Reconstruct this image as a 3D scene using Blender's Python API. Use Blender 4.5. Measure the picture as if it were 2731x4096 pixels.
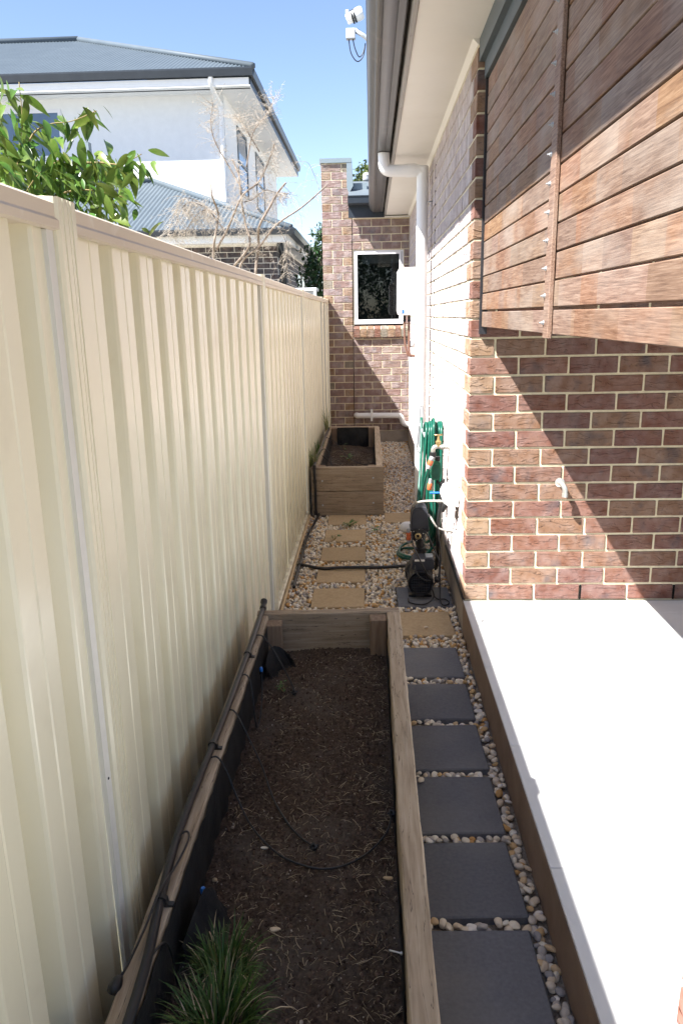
import bpy, math, random
import numpy as np
from mathutils import Vector, Matrix
random.seed(7); rng = np.random.default_rng(7)
R = math.radians
for o in list(bpy.data.objects): bpy.data.objects.remove(o)
S = bpy.context.scene
C = S.collection

# ---------------------------------------------------------------- camera, sky, sun, exposure
CAMZ = 1.57
cam_d = bpy.data.cameras.new('camera'); cam = bpy.data.objects.new('camera', cam_d); C.objects.link(cam)
cam_d.sensor_fit = 'VERTICAL'; cam_d.sensor_height = 36.0; cam_d.lens = 3020.475 / 4096 * 36.0
cam_d.clip_start = 0.02; cam_d.clip_end = 2000
rt_, dn_, fw_ = Vector((0.99916238, 0.03702323, -0.01743035)), Vector((-0.00753034, -0.25232304, -0.96761375)), Vector((-0.04022226, 0.96693452, -0.25183289))
cam.matrix_world = Matrix(((rt_.x, -dn_.x, -fw_.x, 0), (rt_.y, -dn_.y, -fw_.y, 0), (rt_.z, -dn_.z, -fw_.z, CAMZ), (0, 0, 0, 1)))
S.camera = cam
SUN = Vector((-0.632, -0.45, 1.0)).normalized()
W = bpy.data.worlds.new('World'); S.world = W; W.use_nodes = True
wn = W.node_tree; bg = wn.nodes['Background']
sky = wn.nodes.new('ShaderNodeTexSky'); sky.sky_type = 'NISHITA'; sky.sun_disc = False
sky.sun_elevation = math.asin(SUN.z); sky.sun_rotation = math.atan2(SUN.x, SUN.y)
sky.air_density = 1.0; sky.dust_density = 0.35; sky.ozone_density = 2.2; sky.altitude = 100
tint = wn.nodes.new('ShaderNodeMix'); tint.data_type = 'RGBA'; tint.blend_type = 'MULTIPLY'; tint.inputs['Factor'].default_value = 1.0; tint.inputs['B'].default_value = (1.0, .95, 1.0, 1)
wn.links.new(sky.outputs[0], tint.inputs['A']); wn.links.new(tint.outputs['Result'], bg.inputs[0]); bg.inputs[1].default_value = 0.073
sl = bpy.data.lights.new('sun', 'SUN'); sl.energy = 4.9; sl.angle = R(0.53); sl.color = (1.0, 0.98, 0.945)
so = bpy.data.objects.new('sun', sl); C.objects.link(so); so.rotation_euler = SUN.to_track_quat('Z', 'Y').to_euler()
S.view_settings.view_transform = 'Standard'; S.view_settings.look = 'None'
S.view_settings.exposure = 1.85; S.view_settings.gamma = 1.0
S.render.engine = 'CYCLES'
S.cycles.max_bounces = 10; S.cycles.diffuse_bounces = 6; S.cycles.glossy_bounces = 4
S.cycles.transmission_bounces = 6; S.cycles.transparent_max_bounces = 12

# ---------------------------------------------------------------- materials
MATS = {}
def hexc(c): return (c[0], c[1], c[2], 1)
def pm(name, stops, scale=(1, 1, 1), nscale=5.0, detail=5, rough=0.7, bump=0.0, bscale=None, bdist=0.004, spec=0.4,
       rnd=0.0, rndmul=37.0, dark=None, dist=0.0, rlo=None, drough=0.0, metal=0.0, hue=0.0, coat=0.0, cracks=None):
    """noise -> ramp base colour; optional per-object / per-piece variation, second noise stain, bump"""
    m = bpy.data.materials.new(name); m.use_nodes = True; nt = m.node_tree; b = nt.nodes['Principled BSDF']
    N = nt.nodes.new; L = nt.links.new
    tc = N('ShaderNodeTexCoord'); oi = N('ShaderNodeObjectInfo'); at = N('ShaderNodeAttribute'); at.attribute_name = 'rnd'
    ad = N('ShaderNodeMath'); ad.operation = 'ADD'; L(oi.outputs['Random'], ad.inputs[0]); L(at.outputs['Fac'], ad.inputs[1])
    fr = N('ShaderNodeMath'); fr.operation = 'FRACT'; L(ad.outputs[0], fr.inputs[0])
    ml = N('ShaderNodeMath'); ml.operation = 'MULTIPLY'; ml.inputs[1].default_value = rndmul if rnd or hue else 0.0; L(fr.outputs[0], ml.inputs[0])
    va = N('ShaderNodeVectorMath'); va.operation = 'ADD'; L(tc.outputs['Object'], va.inputs[0]); L(ml.outputs[0], va.inputs[1])
    mp = N('ShaderNodeMapping'); mp.inputs['Scale'].default_value = scale; L(va.outputs[0], mp.inputs[0])
    n1 = N('ShaderNodeTexNoise'); n1.inputs['Scale'].default_value = nscale; n1.inputs['Detail'].default_value = detail; n1.inputs['Distortion'].default_value = dist
    n1.inputs['Roughness'].default_value = 0.6
    L(mp.outputs[0], n1.inputs['Vector'])
    cr = N('ShaderNodeValToRGB'); e = cr.color_ramp.elements
    e[0].position, e[0].color = stops[0][0], hexc(stops[0][1]); e[1].position, e[1].color = stops[-1][0], hexc(stops[-1][1])
    for p, c in stops[1:-1]:
        x = e.new(p); x.color = hexc(c)
    L(n1.outputs['Fac'], cr.inputs[0]); col = cr.outputs[0]
    if rnd or hue:
        hs = N('ShaderNodeHueSaturation'); mr = N('ShaderNodeMapRange'); mr.inputs['To Min'].default_value = 1 - rnd; mr.inputs['To Max'].default_value = 1 + rnd
        L(fr.outputs[0], mr.inputs[0]); L(mr.outputs[0], hs.inputs['Value']); L(col, hs.inputs['Color'])
        f2 = N('ShaderNodeMath'); f2.operation = 'MULTIPLY'; f2.inputs[1].default_value = 7.31; L(fr.outputs[0], f2.inputs[0])
        f3 = N('ShaderNodeMath'); f3.operation = 'FRACT'; L(f2.outputs[0], f3.inputs[0])
        mh = N('ShaderNodeMapRange'); mh.inputs['To Min'].default_value = .5 - hue; mh.inputs['To Max'].default_value = .5 + hue
        L(f3.outputs[0], mh.inputs[0]); L(mh.outputs[0], hs.inputs['Hue']); col = hs.outputs[0]
    if dark:                       # dark = (colour, noise scale, lo, hi, amount)
        n2 = N('ShaderNodeTexNoise'); n2.inputs['Scale'].default_value = dark[1]; n2.inputs['Detail'].default_value = 6; L(va.outputs[0], n2.inputs['Vector'])
        m2 = N('ShaderNodeMapRange'); m2.inputs[1].default_value = dark[2]; m2.inputs[2].default_value = dark[3]; m2.inputs['To Max'].default_value = dark[4]
        L(n2.outputs['Fac'], m2.inputs[0])
        mx = N('ShaderNodeMix'); mx.data_type = 'RGBA'; L(m2.outputs[0], mx.inputs['Factor']); L(col, mx.inputs['A']); mx.inputs['B'].default_value = hexc(dark[0]); col = mx.outputs['Result']
    if cracks:                     # cracks = (stretch vector, scale, half width, colour)
        mc = N('ShaderNodeMapping'); mc.inputs['Scale'].default_value = cracks[0]; L(va.outputs[0], mc.inputs[0])
        nc = N('ShaderNodeTexNoise'); nc.inputs['Scale'].default_value = cracks[1]; nc.inputs['Detail'].default_value = 4; nc.inputs['Distortion'].default_value = .3; L(mc.outputs[0], nc.inputs['Vector'])
        s1 = N('ShaderNodeMath'); s1.operation = 'SUBTRACT'; s1.inputs[1].default_value = .5; L(nc.outputs['Fac'], s1.inputs[0])
        s2 = N('ShaderNodeMath'); s2.operation = 'ABSOLUTE'; L(s1.outputs[0], s2.inputs[0])
        s3 = N('ShaderNodeMapRange'); s3.inputs[1].default_value = 0; s3.inputs[2].default_value = cracks[2]; s3.inputs['To Min'].default_value = .85; s3.inputs['To Max'].default_value = 0; L(s2.outputs[0], s3.inputs[0])
        xc = N('ShaderNodeMix'); xc.data_type = 'RGBA'; L(s3.outputs[0], xc.inputs['Factor']); L(col, xc.inputs['A']); xc.inputs['B'].default_value = hexc(cracks[3]); col = xc.outputs['Result']
    L(col, b.inputs['Base Color']); b.inputs['Roughness'].default_value = rough; b.inputs['Specular IOR Level'].default_value = spec
    b.inputs['Metallic'].default_value = metal; b.inputs['Coat Weight'].default_value = coat
    if drough: b.inputs['Diffuse Roughness'].default_value = drough
    if rlo is not None:
        m3 = N('ShaderNodeMapRange'); m3.inputs['To Min'].default_value = rlo; m3.inputs['To Max'].default_value = rough; L(n1.outputs['Fac'], m3.inputs[0]); L(m3.outputs[0], b.inputs['Roughness'])
    if bump:
        n4 = N('ShaderNodeTexNoise'); n4.inputs['Scale'].default_value = bscale or nscale; n4.inputs['Detail'].default_value = 8; n4.inputs['Roughness'].default_value = .65
        L(mp.outputs[0], n4.inputs['Vector'])
        bp = N('ShaderNodeBump'); bp.inputs['Strength'].default_value = bump; bp.inputs['Distance'].default_value = bdist
        L(n4.outputs['Fac'], bp.inputs['Height']); L(bp.outputs[0], b.inputs['Normal'])
    MATS[name] = m
    return m

def brick_mat(name, bloom_haze, pal, spec=.35, dark=(.062, .052, .06)):
    """fired brick: body colour per brick, smoky flash patches, drag creases, chalky efflorescence and painted-in pale haze"""
    m = bpy.data.materials.new(name); m.use_nodes = True; nt = m.node_tree; b = nt.nodes['Principled BSDF']; N = nt.nodes.new; L = nt.links.new
    tc = N('ShaderNodeTexCoord'); oi = N('ShaderNodeObjectInfo'); at = N('ShaderNodeAttribute'); at.attribute_name = 'rnd'
    ad = N('ShaderNodeMath'); ad.operation = 'ADD'; L(oi.outputs['Random'], ad.inputs[0]); L(at.outputs['Fac'], ad.inputs[1])
    fr = N('ShaderNodeMath'); fr.operation = 'FRACT'; L(ad.outputs[0], fr.inputs[0])
    ml = N('ShaderNodeMath'); ml.operation = 'MULTIPLY'; ml.inputs[1].default_value = 61.0; L(fr.outputs[0], ml.inputs[0])
    va = N('ShaderNodeVectorMath'); va.operation = 'ADD'; L(tc.outputs['Object'], va.inputs[0]); L(ml.outputs[0], va.inputs[1])
    def noise(sc, det, scale=(1, 1, 1), dist=0.0):
        mp = N('ShaderNodeMapping'); mp.inputs['Scale'].default_value = scale; L(va.outputs[0], mp.inputs[0])
        n = N('ShaderNodeTexNoise'); n.inputs['Scale'].default_value = sc; n.inputs['Detail'].default_value = det; n.inputs['Distortion'].default_value = dist; L(mp.outputs[0], n.inputs['Vector']); return n.outputs['Fac']
    def rng_(x, a, c, d=0.0, e=1.0):
        r = N('ShaderNodeMapRange'); r.inputs[1].default_value = a; r.inputs[2].default_value = c; r.inputs['To Min'].default_value = d; r.inputs['To Max'].default_value = e; L(x, r.inputs[0]); return r.outputs[0]
    def mix(f, a, c):
        x = N('ShaderNodeMix'); x.data_type = 'RGBA'; L(f, x.inputs['Factor'])
        L(a, x.inputs['A'])
        if isinstance(c, tuple): x.inputs['B'].default_value = hexc(c)
        else: L(c, x.inputs['B'])
        return x.outputs['Result']
    cr = N('ShaderNodeValToRGB'); cr.color_ramp.interpolation = 'CONSTANT'; e = cr.color_ramp.elements
    e[0].position, e[0].color = 0, hexc(pal[0]); e[1].position, e[1].color = .9, hexc(pal[-1])
    for i, c in enumerate(pal[1:-1]):
        x = e.new((i + 1) / (len(pal) - 1) * .9); x.color = hexc(c)
    L(fr.outputs[0], cr.inputs[0]); col = cr.outputs[0]
    br = N('ShaderNodeBrightContrast'); L(col, br.inputs[0]); L(rng_(noise(22, 5), .3, .7, -.035, .035), br.inputs[1]); col = br.outputs[0]
    col = mix(rng_(noise(7, 4, (1, 1, .9)), .54, .72, 0, .32), col, (.25, .145, .09))
    col = mix(rng_(noise(9, 3, (1, 1, .9)), .56, .74, 0, .8), col, dark)
    col = mix(rng_(noise(55, 6), .60, .70, 0, .5), col, (.05, .03, .025))
    col = mix(rng_(noise(13, 8, (1, 1, .7)), .45, .75, bloom_haze * bloom_haze * .7, bloom_haze), col, (.68, .635, .63))  # whitening: chalky deposit, plus haze and glare painted into the colour
    L(col, b.inputs['Base Color']); b.inputs['Roughness'].default_value = .72; b.inputs['Specular IOR Level'].default_value = spec; b.inputs['Diffuse Roughness'].default_value = 1.0
    cre = rng_(noise(26, 3, (.35, .35, 1.6), .9), .50, .56); fine = noise(130, 6)
    a2 = N('ShaderNodeMath'); a2.operation = 'MULTIPLY_ADD'; L(fine, a2.inputs[0]); a2.inputs[1].default_value = .45; L(cre, a2.inputs[2])
    bp = N('ShaderNodeBump'); bp.inputs['Strength'].default_value = .8; bp.inputs['Distance'].default_value = .006; L(a2.outputs[0], bp.inputs['Height']); L(bp.outputs[0], b.inputs['Normal'])
    MATS[name] = m
    return m

PAL = [(.19, .086, .058), (.21, .1, .068), (.178, .08, .06), (.21, .112, .072), (.195, .09, .066), (.23, .132, .084), (.185, .092, .062), (.2, .088, .064), (.2, .096, .064), (.17, .082, .065)]
brick_mat('brick', .10, PAL)
brick_mat('brick_end_hazed', .5, PAL)  # same brick, paled to paint lens-flare haze into the end wall
brick_mat('brick_side', .86, PAL, spec=.5)  # whitened partly as efflorescence, partly as painted grazing sheen and overexposure
brick_mat('brick_tan', .2, [(.29, .18, .105), (.26, .155, .09), (.31, .2, .12), (.24, .15, .092), (.28, .17, .1), (.23, .195, .145)], dark=(.16, .1, .07))
brick_mat('brick_dark', .10, [(.06, .05, .055), (.075, .06, .062), (.05, .046, .052), (.085, .062, .06), (.065, .05, .05)], dark=(.04, .04, .05))
pm('mortar', [(.3, (.66, .59, .42)), (.7, (.80, .73, .55))], nscale=40, rough=.95, bump=.6, bscale=160, bdist=.003, spec=.1, drough=.8)
pm('mortar_pale', [(.3, (.62, .58, .5)), (.7, (.78, .75, .68))], nscale=30, rough=.95, bump=.4, bscale=120, spec=.1)
pm('colorbond', [(.3, (.80, .76, .57)), (.7, (.835, .795, .61))], scale=(1, 1, .35), nscale=4, rough=.30, rlo=.2, spec=.75, bump=.12, bscale=2.5, bdist=.012, dark=((.5, .42, .3), 9, .60, .85, .22))
pm('colorbond_rail', [(.3, (.66, .57, .45)), (.7, (.70, .61, .48))], scale=(1, .4, 1), nscale=6, rough=.45, spec=.4, dark=((.8, .75, .66), 14, .60, .70, .5))
pm('galv', [(.3, (.42, .45, .48)), (.7, (.55, .58, .6))], nscale=20, rough=.42, spec=.6, metal=.3)
pm('pale_galv', [(.3, (.70, .70, .655)), (.7, (.75, .745, .70))], scale=(1, 1, .3), nscale=6, rough=.4, spec=.5)
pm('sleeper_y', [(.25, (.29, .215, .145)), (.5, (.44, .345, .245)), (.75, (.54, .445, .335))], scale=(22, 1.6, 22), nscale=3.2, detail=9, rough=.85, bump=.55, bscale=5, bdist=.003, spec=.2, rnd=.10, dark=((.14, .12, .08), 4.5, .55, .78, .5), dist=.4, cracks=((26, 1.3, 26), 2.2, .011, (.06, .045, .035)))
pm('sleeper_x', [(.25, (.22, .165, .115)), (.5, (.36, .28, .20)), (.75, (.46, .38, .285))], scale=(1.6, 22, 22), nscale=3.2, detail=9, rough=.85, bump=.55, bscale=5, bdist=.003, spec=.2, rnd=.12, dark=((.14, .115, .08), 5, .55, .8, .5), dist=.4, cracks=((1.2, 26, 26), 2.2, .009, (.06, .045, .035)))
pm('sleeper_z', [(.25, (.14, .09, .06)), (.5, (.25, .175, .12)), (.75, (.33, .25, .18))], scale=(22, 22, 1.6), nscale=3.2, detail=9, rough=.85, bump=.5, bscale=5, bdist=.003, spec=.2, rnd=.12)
pm('liner', [(.3, (.012, .012, .013)), (.7, (.03, .029, .028))], scale=(3, 3, 3), nscale=6, rough=.55, bump=.6, bscale=4, bdist=.012, spec=.35)
pm('soil', [(.25, (.034, .024, .017)), (.5, (.098, .070, .053)), (.68, (.16, .122, .096)), (.82, (.28, .235, .195))], nscale=95, detail=9, rough=1, bump=1.0, bscale=120, bdist=.012, spec=.05, dark=((.15, .125, .105), 6.5, .46, .68, .65))
pm('soil_crumb', [(.3, (.055, .037, .028)), (.7, (.14, .098, .076))], nscale=90, rough=1, rnd=.5, spec=.05)
pm('straw', [(.3, (.34, .25, .15)), (.7, (.64, .52, .36))], nscale=8, rough=.9, rnd=.35, spec=.2)
pm('grit', [(.3, (.26, .2, .155)), (.7, (.48, .42, .36))], nscale=60, rough=.9, rnd=.4, spec=.2)
pm('black_plastic', [(.3, (.012, .012, .013)), (.7, (.022, .022, .023))], nscale=8, rough=.42, spec=.5)
pm('black_metal', [(.3, (.014, .014, .017)), (.7, (.03, .03, .034))], nscale=12, rough=.5, spec=.4, dark=((.16, .12, .09), 15, .62, .8, .35))
pm('dusty_black', [(.3, (.03, .033, .042)), (.7, (.05, .053, .064))], nscale=9, rough=.55, spec=.35, dark=((.14, .12, .10), 7, .6, .8, .4))
pm('white_pvc', [(.3, (.76, .76, .75)), (.7, (.82, .82, .81))], nscale=3, rough=.35, spec=.5)
pm('white_paint', [(.3, (.80, .80, .78)), (.7, (.84, .84, .82))], nscale=6, rough=.5, spec=.4)
pm('white_aluminium', [(.3, (.70, .70, .73)), (.7, (.75, .75, .77))], nscale=6, rough=.38, spec=.5)
pm('soffit', [(.3, (.76, .73, .67)), (.7, (.80, .77, .715))], nscale=2.2, rough=.8, spec=.2, dark=((.5, .46, .38), 3, .6, .9, .2))
pm('gutter', [(.3, (.06, .06, .061)), (.7, (.085, .083, .082))], scale=(1, .2, 1), nscale=14, rough=.42, rlo=.3, spec=.55, dark=((.2, .17, .15), 12, .58, .8, .4))
pm('fascia', [(.3, (.30, .28, .26)), (.7, (.36, .34, .315))], scale=(1, .2, 1), nscale=16, rough=.55, spec=.4, dark=((.13, .09, .07), 30, .66, .76, .6))
pm('beam', [(.3, (.085, .105, .115)), (.7, (.10, .12, .13))], nscale=5, rough=.5, spec=.4)
pm('capping', [(.3, (.16, .20, .22)), (.7, (.19, .23, .25))], nscale=5, rough=.45, spec=.5)
pm('roof_metal', [(.3, (.078, .098, .115)), (.7, (.092, .114, .132))], nscale=3, rough=.55, spec=.22)
pm('roof_near', [(.3, (.10, .12, .135)), (.7, (.12, .14, .155))], nscale=4, rough=.5, spec=.4)
pm('gutter_navy', [(.3, (.018, .024, .032)), (.7, (.026, .033, .042))], nscale=5, rough=.4, spec=.45)
pm('render_white', [(.3, (.72, .73, .73)), (.7, (.77, .78, .78))], nscale=8, rough=.9, spec=.15, bump=.15, bscale=90)
pm('tile', [(.3, (.66, .66, .655)), (.7, (.73, .73, .72))], nscale=7, rough=.55, rlo=.45, spec=.4, bump=.08, bscale=70, rnd=.03, dark=((.55, .55, .545), 4, .5, .8, .4))
pm('tile_grout', [(.3, (.38, .37, .35)), (.7, (.46, .45, .43))], nscale=40, rough=.95, spec=.1)
pm('slab_edge', [(.3, (.215, .15, .105)), (.7, (.30, .22, .16))], nscale=7, detail=8, rough=.9, bump=.3, bscale=60, spec=.2, dark=((.13, .09, .065), 6, .52, .8, .5))
pm('concrete', [(.3, (.27, .23, .19)), (.7, (.40, .345, .285))], nscale=7, detail=8, rough=.95, bump=.5, bscale=40, spec=.15, dark=((.15, .12, .09), 6, .52, .8, .55))
pm('paver_charcoal', [(.3, (.125, .128, .142)), (.7, (.17, .173, .187))], nscale=90, detail=7, rough=.85, bump=.35, bscale=150, bdist=.002, spec=.3, rnd=.08, dark=((.24, .23, .215), 4, .48, .8, .6))
pm('paver_beige', [(.3, (.40, .29, .17)), (.7, (.50, .375, .235))], nscale=60, detail=8, rough=.92, bump=.4, bscale=130, bdist=.002, spec=.15, rnd=.07, dark=((.26, .19, .12), 7, .57, .8, .5))
pm('gravel_base', [(.3, (.20, .165, .125)), (.7, (.40, .34, .27))], nscale=120, rough=1, bump=1, bscale=160, bdist=.01, spec=.05)
pm('earth', [(.3, (.30, .275, .235)), (.7, (.42, .39, .34))], nscale=1.5, rough=1, bump=.4, bscale=20, spec=.05)
pm('hose_green', [(.3, (.004, .075, .05)), (.7, (.009, .115, .076))], nscale=30, rough=.38, spec=.5)
pm('plastic_green', [(.3, (.012, .115, .065)), (.7, (.018, .15, .085))], nscale=8, rough=.35, spec=.5)
pm('plastic_orange', [(.3, (.62, .13, .05)), (.7, (.7, .17, .07))], nscale=8, rough=.4, spec=.5)
pm('plastic_grey', [(.3, (.30, .31, .33)), (.7, (.38, .39, .40))], nscale=8, rough=.45, spec=.5)
pm('plastic_blue', [(.3, (.02, .14, .5)), (.7, (.03, .2, .6))], nscale=8, rough=.4, spec=.5)
pm('brass', [(.3, (.55, .40, .18)), (.7, (.65, .5, .26))], nscale=10, rough=.35, metal=.8, spec=.5)
pm('steel', [(.3, (.50, .49, .45)), (.7, (.62, .61, .57))], nscale=16, rough=.38, metal=.7, spec=.5)
pm('braid', [(.3, (.42, .41, .38)), (.7, (.62, .6, .56))], scale=(1, 1, 1), nscale=180, rough=.45, metal=.4, spec=.5)
pm('copper_brown', [(.3, (.20, .10, .075)), (.7, (.28, .15, .11))], nscale=14, rough=.5, metal=.3, spec=.4)
pm('cane', [(.3, (.50, .36, .20)), (.7, (.62, .47, .29))], scale=(1, .2, 1), nscale=20, rough=.7, spec=.3)
pm('bark_pale', [(.3, (.16, .125, .10)), (.7, (.29, .24, .195))], scale=(4, 4, 1), nscale=14, rough=.95, bump=.6, bscale=30, spec=.1)
pm('twig_pale', [(.3, (.37, .32, .265)), (.7, (.51, .455, .385))], nscale=12, rough=.95, spec=.1)
pm('bark', [(.3, (.12, .085, .06)), (.7, (.22, .165, .12))], scale=(4, 4, 1), nscale=14, rough=.95, bump=.6, bscale=30, spec=.1)
pm('green_twig', [(.3, (.2, .16, .06)), (.7, (.3, .22, .1))], nscale=10, rough=.7, spec=.3)
pm('void_black', [(.3, (.006, .006, .006)), (.7, (.01, .01, .01))], nscale=3, rough=.9, spec=.1)
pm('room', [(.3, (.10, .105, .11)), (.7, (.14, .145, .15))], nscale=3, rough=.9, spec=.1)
pm('blind', [(.3, (.20, .21, .22)), (.7, (.25, .26, .27))], nscale=3, rough=.8, spec=.2)

def splash():
    m = MATS['colorbond']; nt = m.node_tree; b = nt.nodes['Principled BSDF']; N = nt.nodes.new; L = nt.links.new
    src = b.inputs['Base Color'].links[0].from_socket; tc = N('ShaderNodeTexCoord'); sx = N('ShaderNodeSeparateXYZ'); L(tc.outputs['Object'], sx.inputs[0])
    n = N('ShaderNodeTexNoise'); n.inputs['Scale'].default_value = 16; n.inputs['Detail'].default_value = 8; L(tc.outputs['Object'], n.inputs['Vector'])
    a = N('ShaderNodeMapRange'); a.inputs[1].default_value = .34; a.inputs[2].default_value = .02; L(sx.outputs[2], a.inputs[0])
    c = N('ShaderNodeMapRange'); c.inputs[1].default_value = .35; c.inputs[2].default_value = .7; c.inputs['To Max'].default_value = .75; L(n.outputs['Fac'], c.inputs[0])
    k = N('ShaderNodeMath'); k.operation = 'MULTIPLY'; L(a.outputs[0], k.inputs[0]); L(c.outputs[0], k.inputs[1])
    x = N('ShaderNodeMix'); x.data_type = 'RGBA'; L(k.outputs[0], x.inputs['Factor']); L(src, x.inputs['A']); x.inputs['B'].default_value = (.30, .235, .16, 1); L(x.outputs['Result'], b.inputs['Base Color'])
splash()
def leaf_mat(name, a, b_, c, rough=.4, trans=.25):
    m = pm(name, [(.3, a), (.55, b_), (.75, c)], nscale=9, rough=rough, spec=.5, rnd=.22, hue=.025)
    nt = m.node_tree; b = nt.nodes['Principled BSDF']; out = nt.nodes['Material Output']
    tr = nt.nodes.new('ShaderNodeBsdfTranslucent'); mx = nt.nodes.new('ShaderNodeMixShader'); mx.inputs[0].default_value = trans
    src = b.inputs['Base Color'].links[0].from_socket
    nt.links.new(src, tr.inputs[0]); nt.links.new(b.outputs[0], mx.inputs[1]); nt.links.new(tr.outputs[0], mx.inputs[2]); nt.links.new(mx.outputs[0], out.inputs[0])
    return m
leaf_mat('leaf', (.055, .125, .018), (.12, .20, .035), (.25, .29, .075), .34, .35)
leaf_mat('leaf_dark', (.018, .045, .012), (.03, .07, .018), (.055, .10, .025), .45, .2)
leaf_mat('leaf_olive', (.05, .075, .018), (.09, .12, .03), (.15, .17, .05), .45, .25)
leaf_mat('grass', (.028, .075, .016), (.075, .145, .028), (.22, .22, .07), .45, .2)
leaf_mat('weed', (.06, .14, .03), (.1, .2, .05), (.16, .25, .09), .5, .25)
leaf_mat('weed_grass', (.10, .15, .04), (.19, .24, .08), (.33, .33, .15), .5, .25)

def wood_screen():
    m = bpy.data.materials.new('merbau'); m.use_nodes = True; nt = m.node_tree; b = nt.nodes['Principled BSDF']; N = nt.nodes.new; L = nt.links.new
    tc = N('ShaderNodeTexCoord'); oi = N('ShaderNodeObjectInfo')
    ml = N('ShaderNodeMath'); ml.operation = 'MULTIPLY'; ml.inputs[1].default_value = 47.0; L(oi.outputs['Random'], ml.inputs[0])
    va = N('ShaderNodeVectorMath'); va.operation = 'ADD'; L(tc.outputs['Object'], va.inputs[0]); L(ml.outputs[0], va.inputs[1])
    def noise(sc, det, scale, dist=0.0, rough=.6):
        mp = N('ShaderNodeMapping'); mp.inputs['Scale'].default_value = scale; L(va.outputs[0], mp.inputs[0])
        n = N('ShaderNodeTexNoise'); n.inputs['Scale'].default_value = sc; n.inputs['Detail'].default_value = det; n.inputs['Distortion'].default_value = dist; n.inputs['Roughness'].default_value = rough
        L(mp.outputs[0], n.inputs['Vector']); return n.outputs['Fac']
    def ramp(x, st):
        cr = N('ShaderNodeValToRGB'); e = cr.color_ramp.elements; e[0].position, e[0].color = st[0][0], hexc(st[0][1]); e[1].position, e[1].color = st[-1][0], hexc(st[-1][1])
        for p, c in st[1:-1]:
            q = e.new(p); q.color = hexc(c)
        L(x, cr.inputs[0]); return cr.outputs[0]
    grain = noise(3.0, 12, (75, 3.2, 75), .6)
    col = ramp(grain, [(.3, (.105, .052, .031)), (.5, (.21, .118, .072)), (.68, (.30, .19, .125))])
    # blocks along the length, as finger-jointed / unevenly bleached stock
    vp = N('ShaderNodeMapping'); vp.inputs['Scale'].default_value = (0.001, 4.2, 0.001); L(va.outputs[0], vp.inputs[0])
    vo = N('ShaderNodeTexVoronoi'); vo.inputs['Scale'].default_value = 1.0; L(vp.outputs[0], vo.inputs['Vector'])
    sp = N('ShaderNodeSeparateColor'); L(vo.outputs['Color'], sp.inputs[0])
    mr = N('ShaderNodeMapRange'); mr.inputs['To Min'].default_value = .84; mr.inputs['To Max'].default_value = 1.14; L(sp.outputs[0], mr.inputs[0])
    mh = N('ShaderNodeMapRange'); mh.inputs['To Min'].default_value = .494; mh.inputs['To Max'].default_value = .508; L(sp.outputs[1], mh.inputs[0])
    ms = N('ShaderNodeMapRange'); ms.inputs['To Min'].default_value = .75; ms.inputs['To Max'].default_value = 1.12; L(sp.outputs[2], ms.inputs[0])
    hs = N('ShaderNodeHueSaturation'); L(col, hs.inputs['Color']); L(mr.outputs[0], hs.inputs['Value']); L(mh.outputs[0], hs.inputs['Hue']); L(ms.outputs[0], hs.inputs['Saturation'])
    col = hs.outputs[0]
    w = noise(2.2, 4, (1, 1.2, 3)); wr = N('ShaderNodeMapRange'); wr.inputs[1].default_value = .45; wr.inputs[2].default_value = .75; wr.inputs['To Max'].default_value = .62; L(w, wr.inputs[0])
    mx = N('ShaderNodeMix'); mx.data_type = 'RGBA'; L(wr.outputs[0], mx.inputs['Factor']); L(col, mx.inputs['A']); mx.inputs['B'].default_value = (.345, .29, .24, 1); col = mx.outputs['Result']
    L(col, b.inputs['Base Color']); b.inputs['Roughness'].default_value = .62; b.inputs['Specular IOR Level'].default_value = .35
    bp = N('ShaderNodeBump'); bp.inputs['Strength'].default_value = .35; bp.inputs['Distance'].default_value = .002; L(noise(7, 8, (60, 2.4, 60), .4), bp.inputs['Height']); L(bp.outputs[0], b.inputs['Normal'])
    MATS['merbau'] = m
wood_screen()
pm('pebble', [(.3, (.40, .33, .26)), (.7, (.62, .56, .49))], nscale=60, rough=.7, spec=.3)
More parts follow.
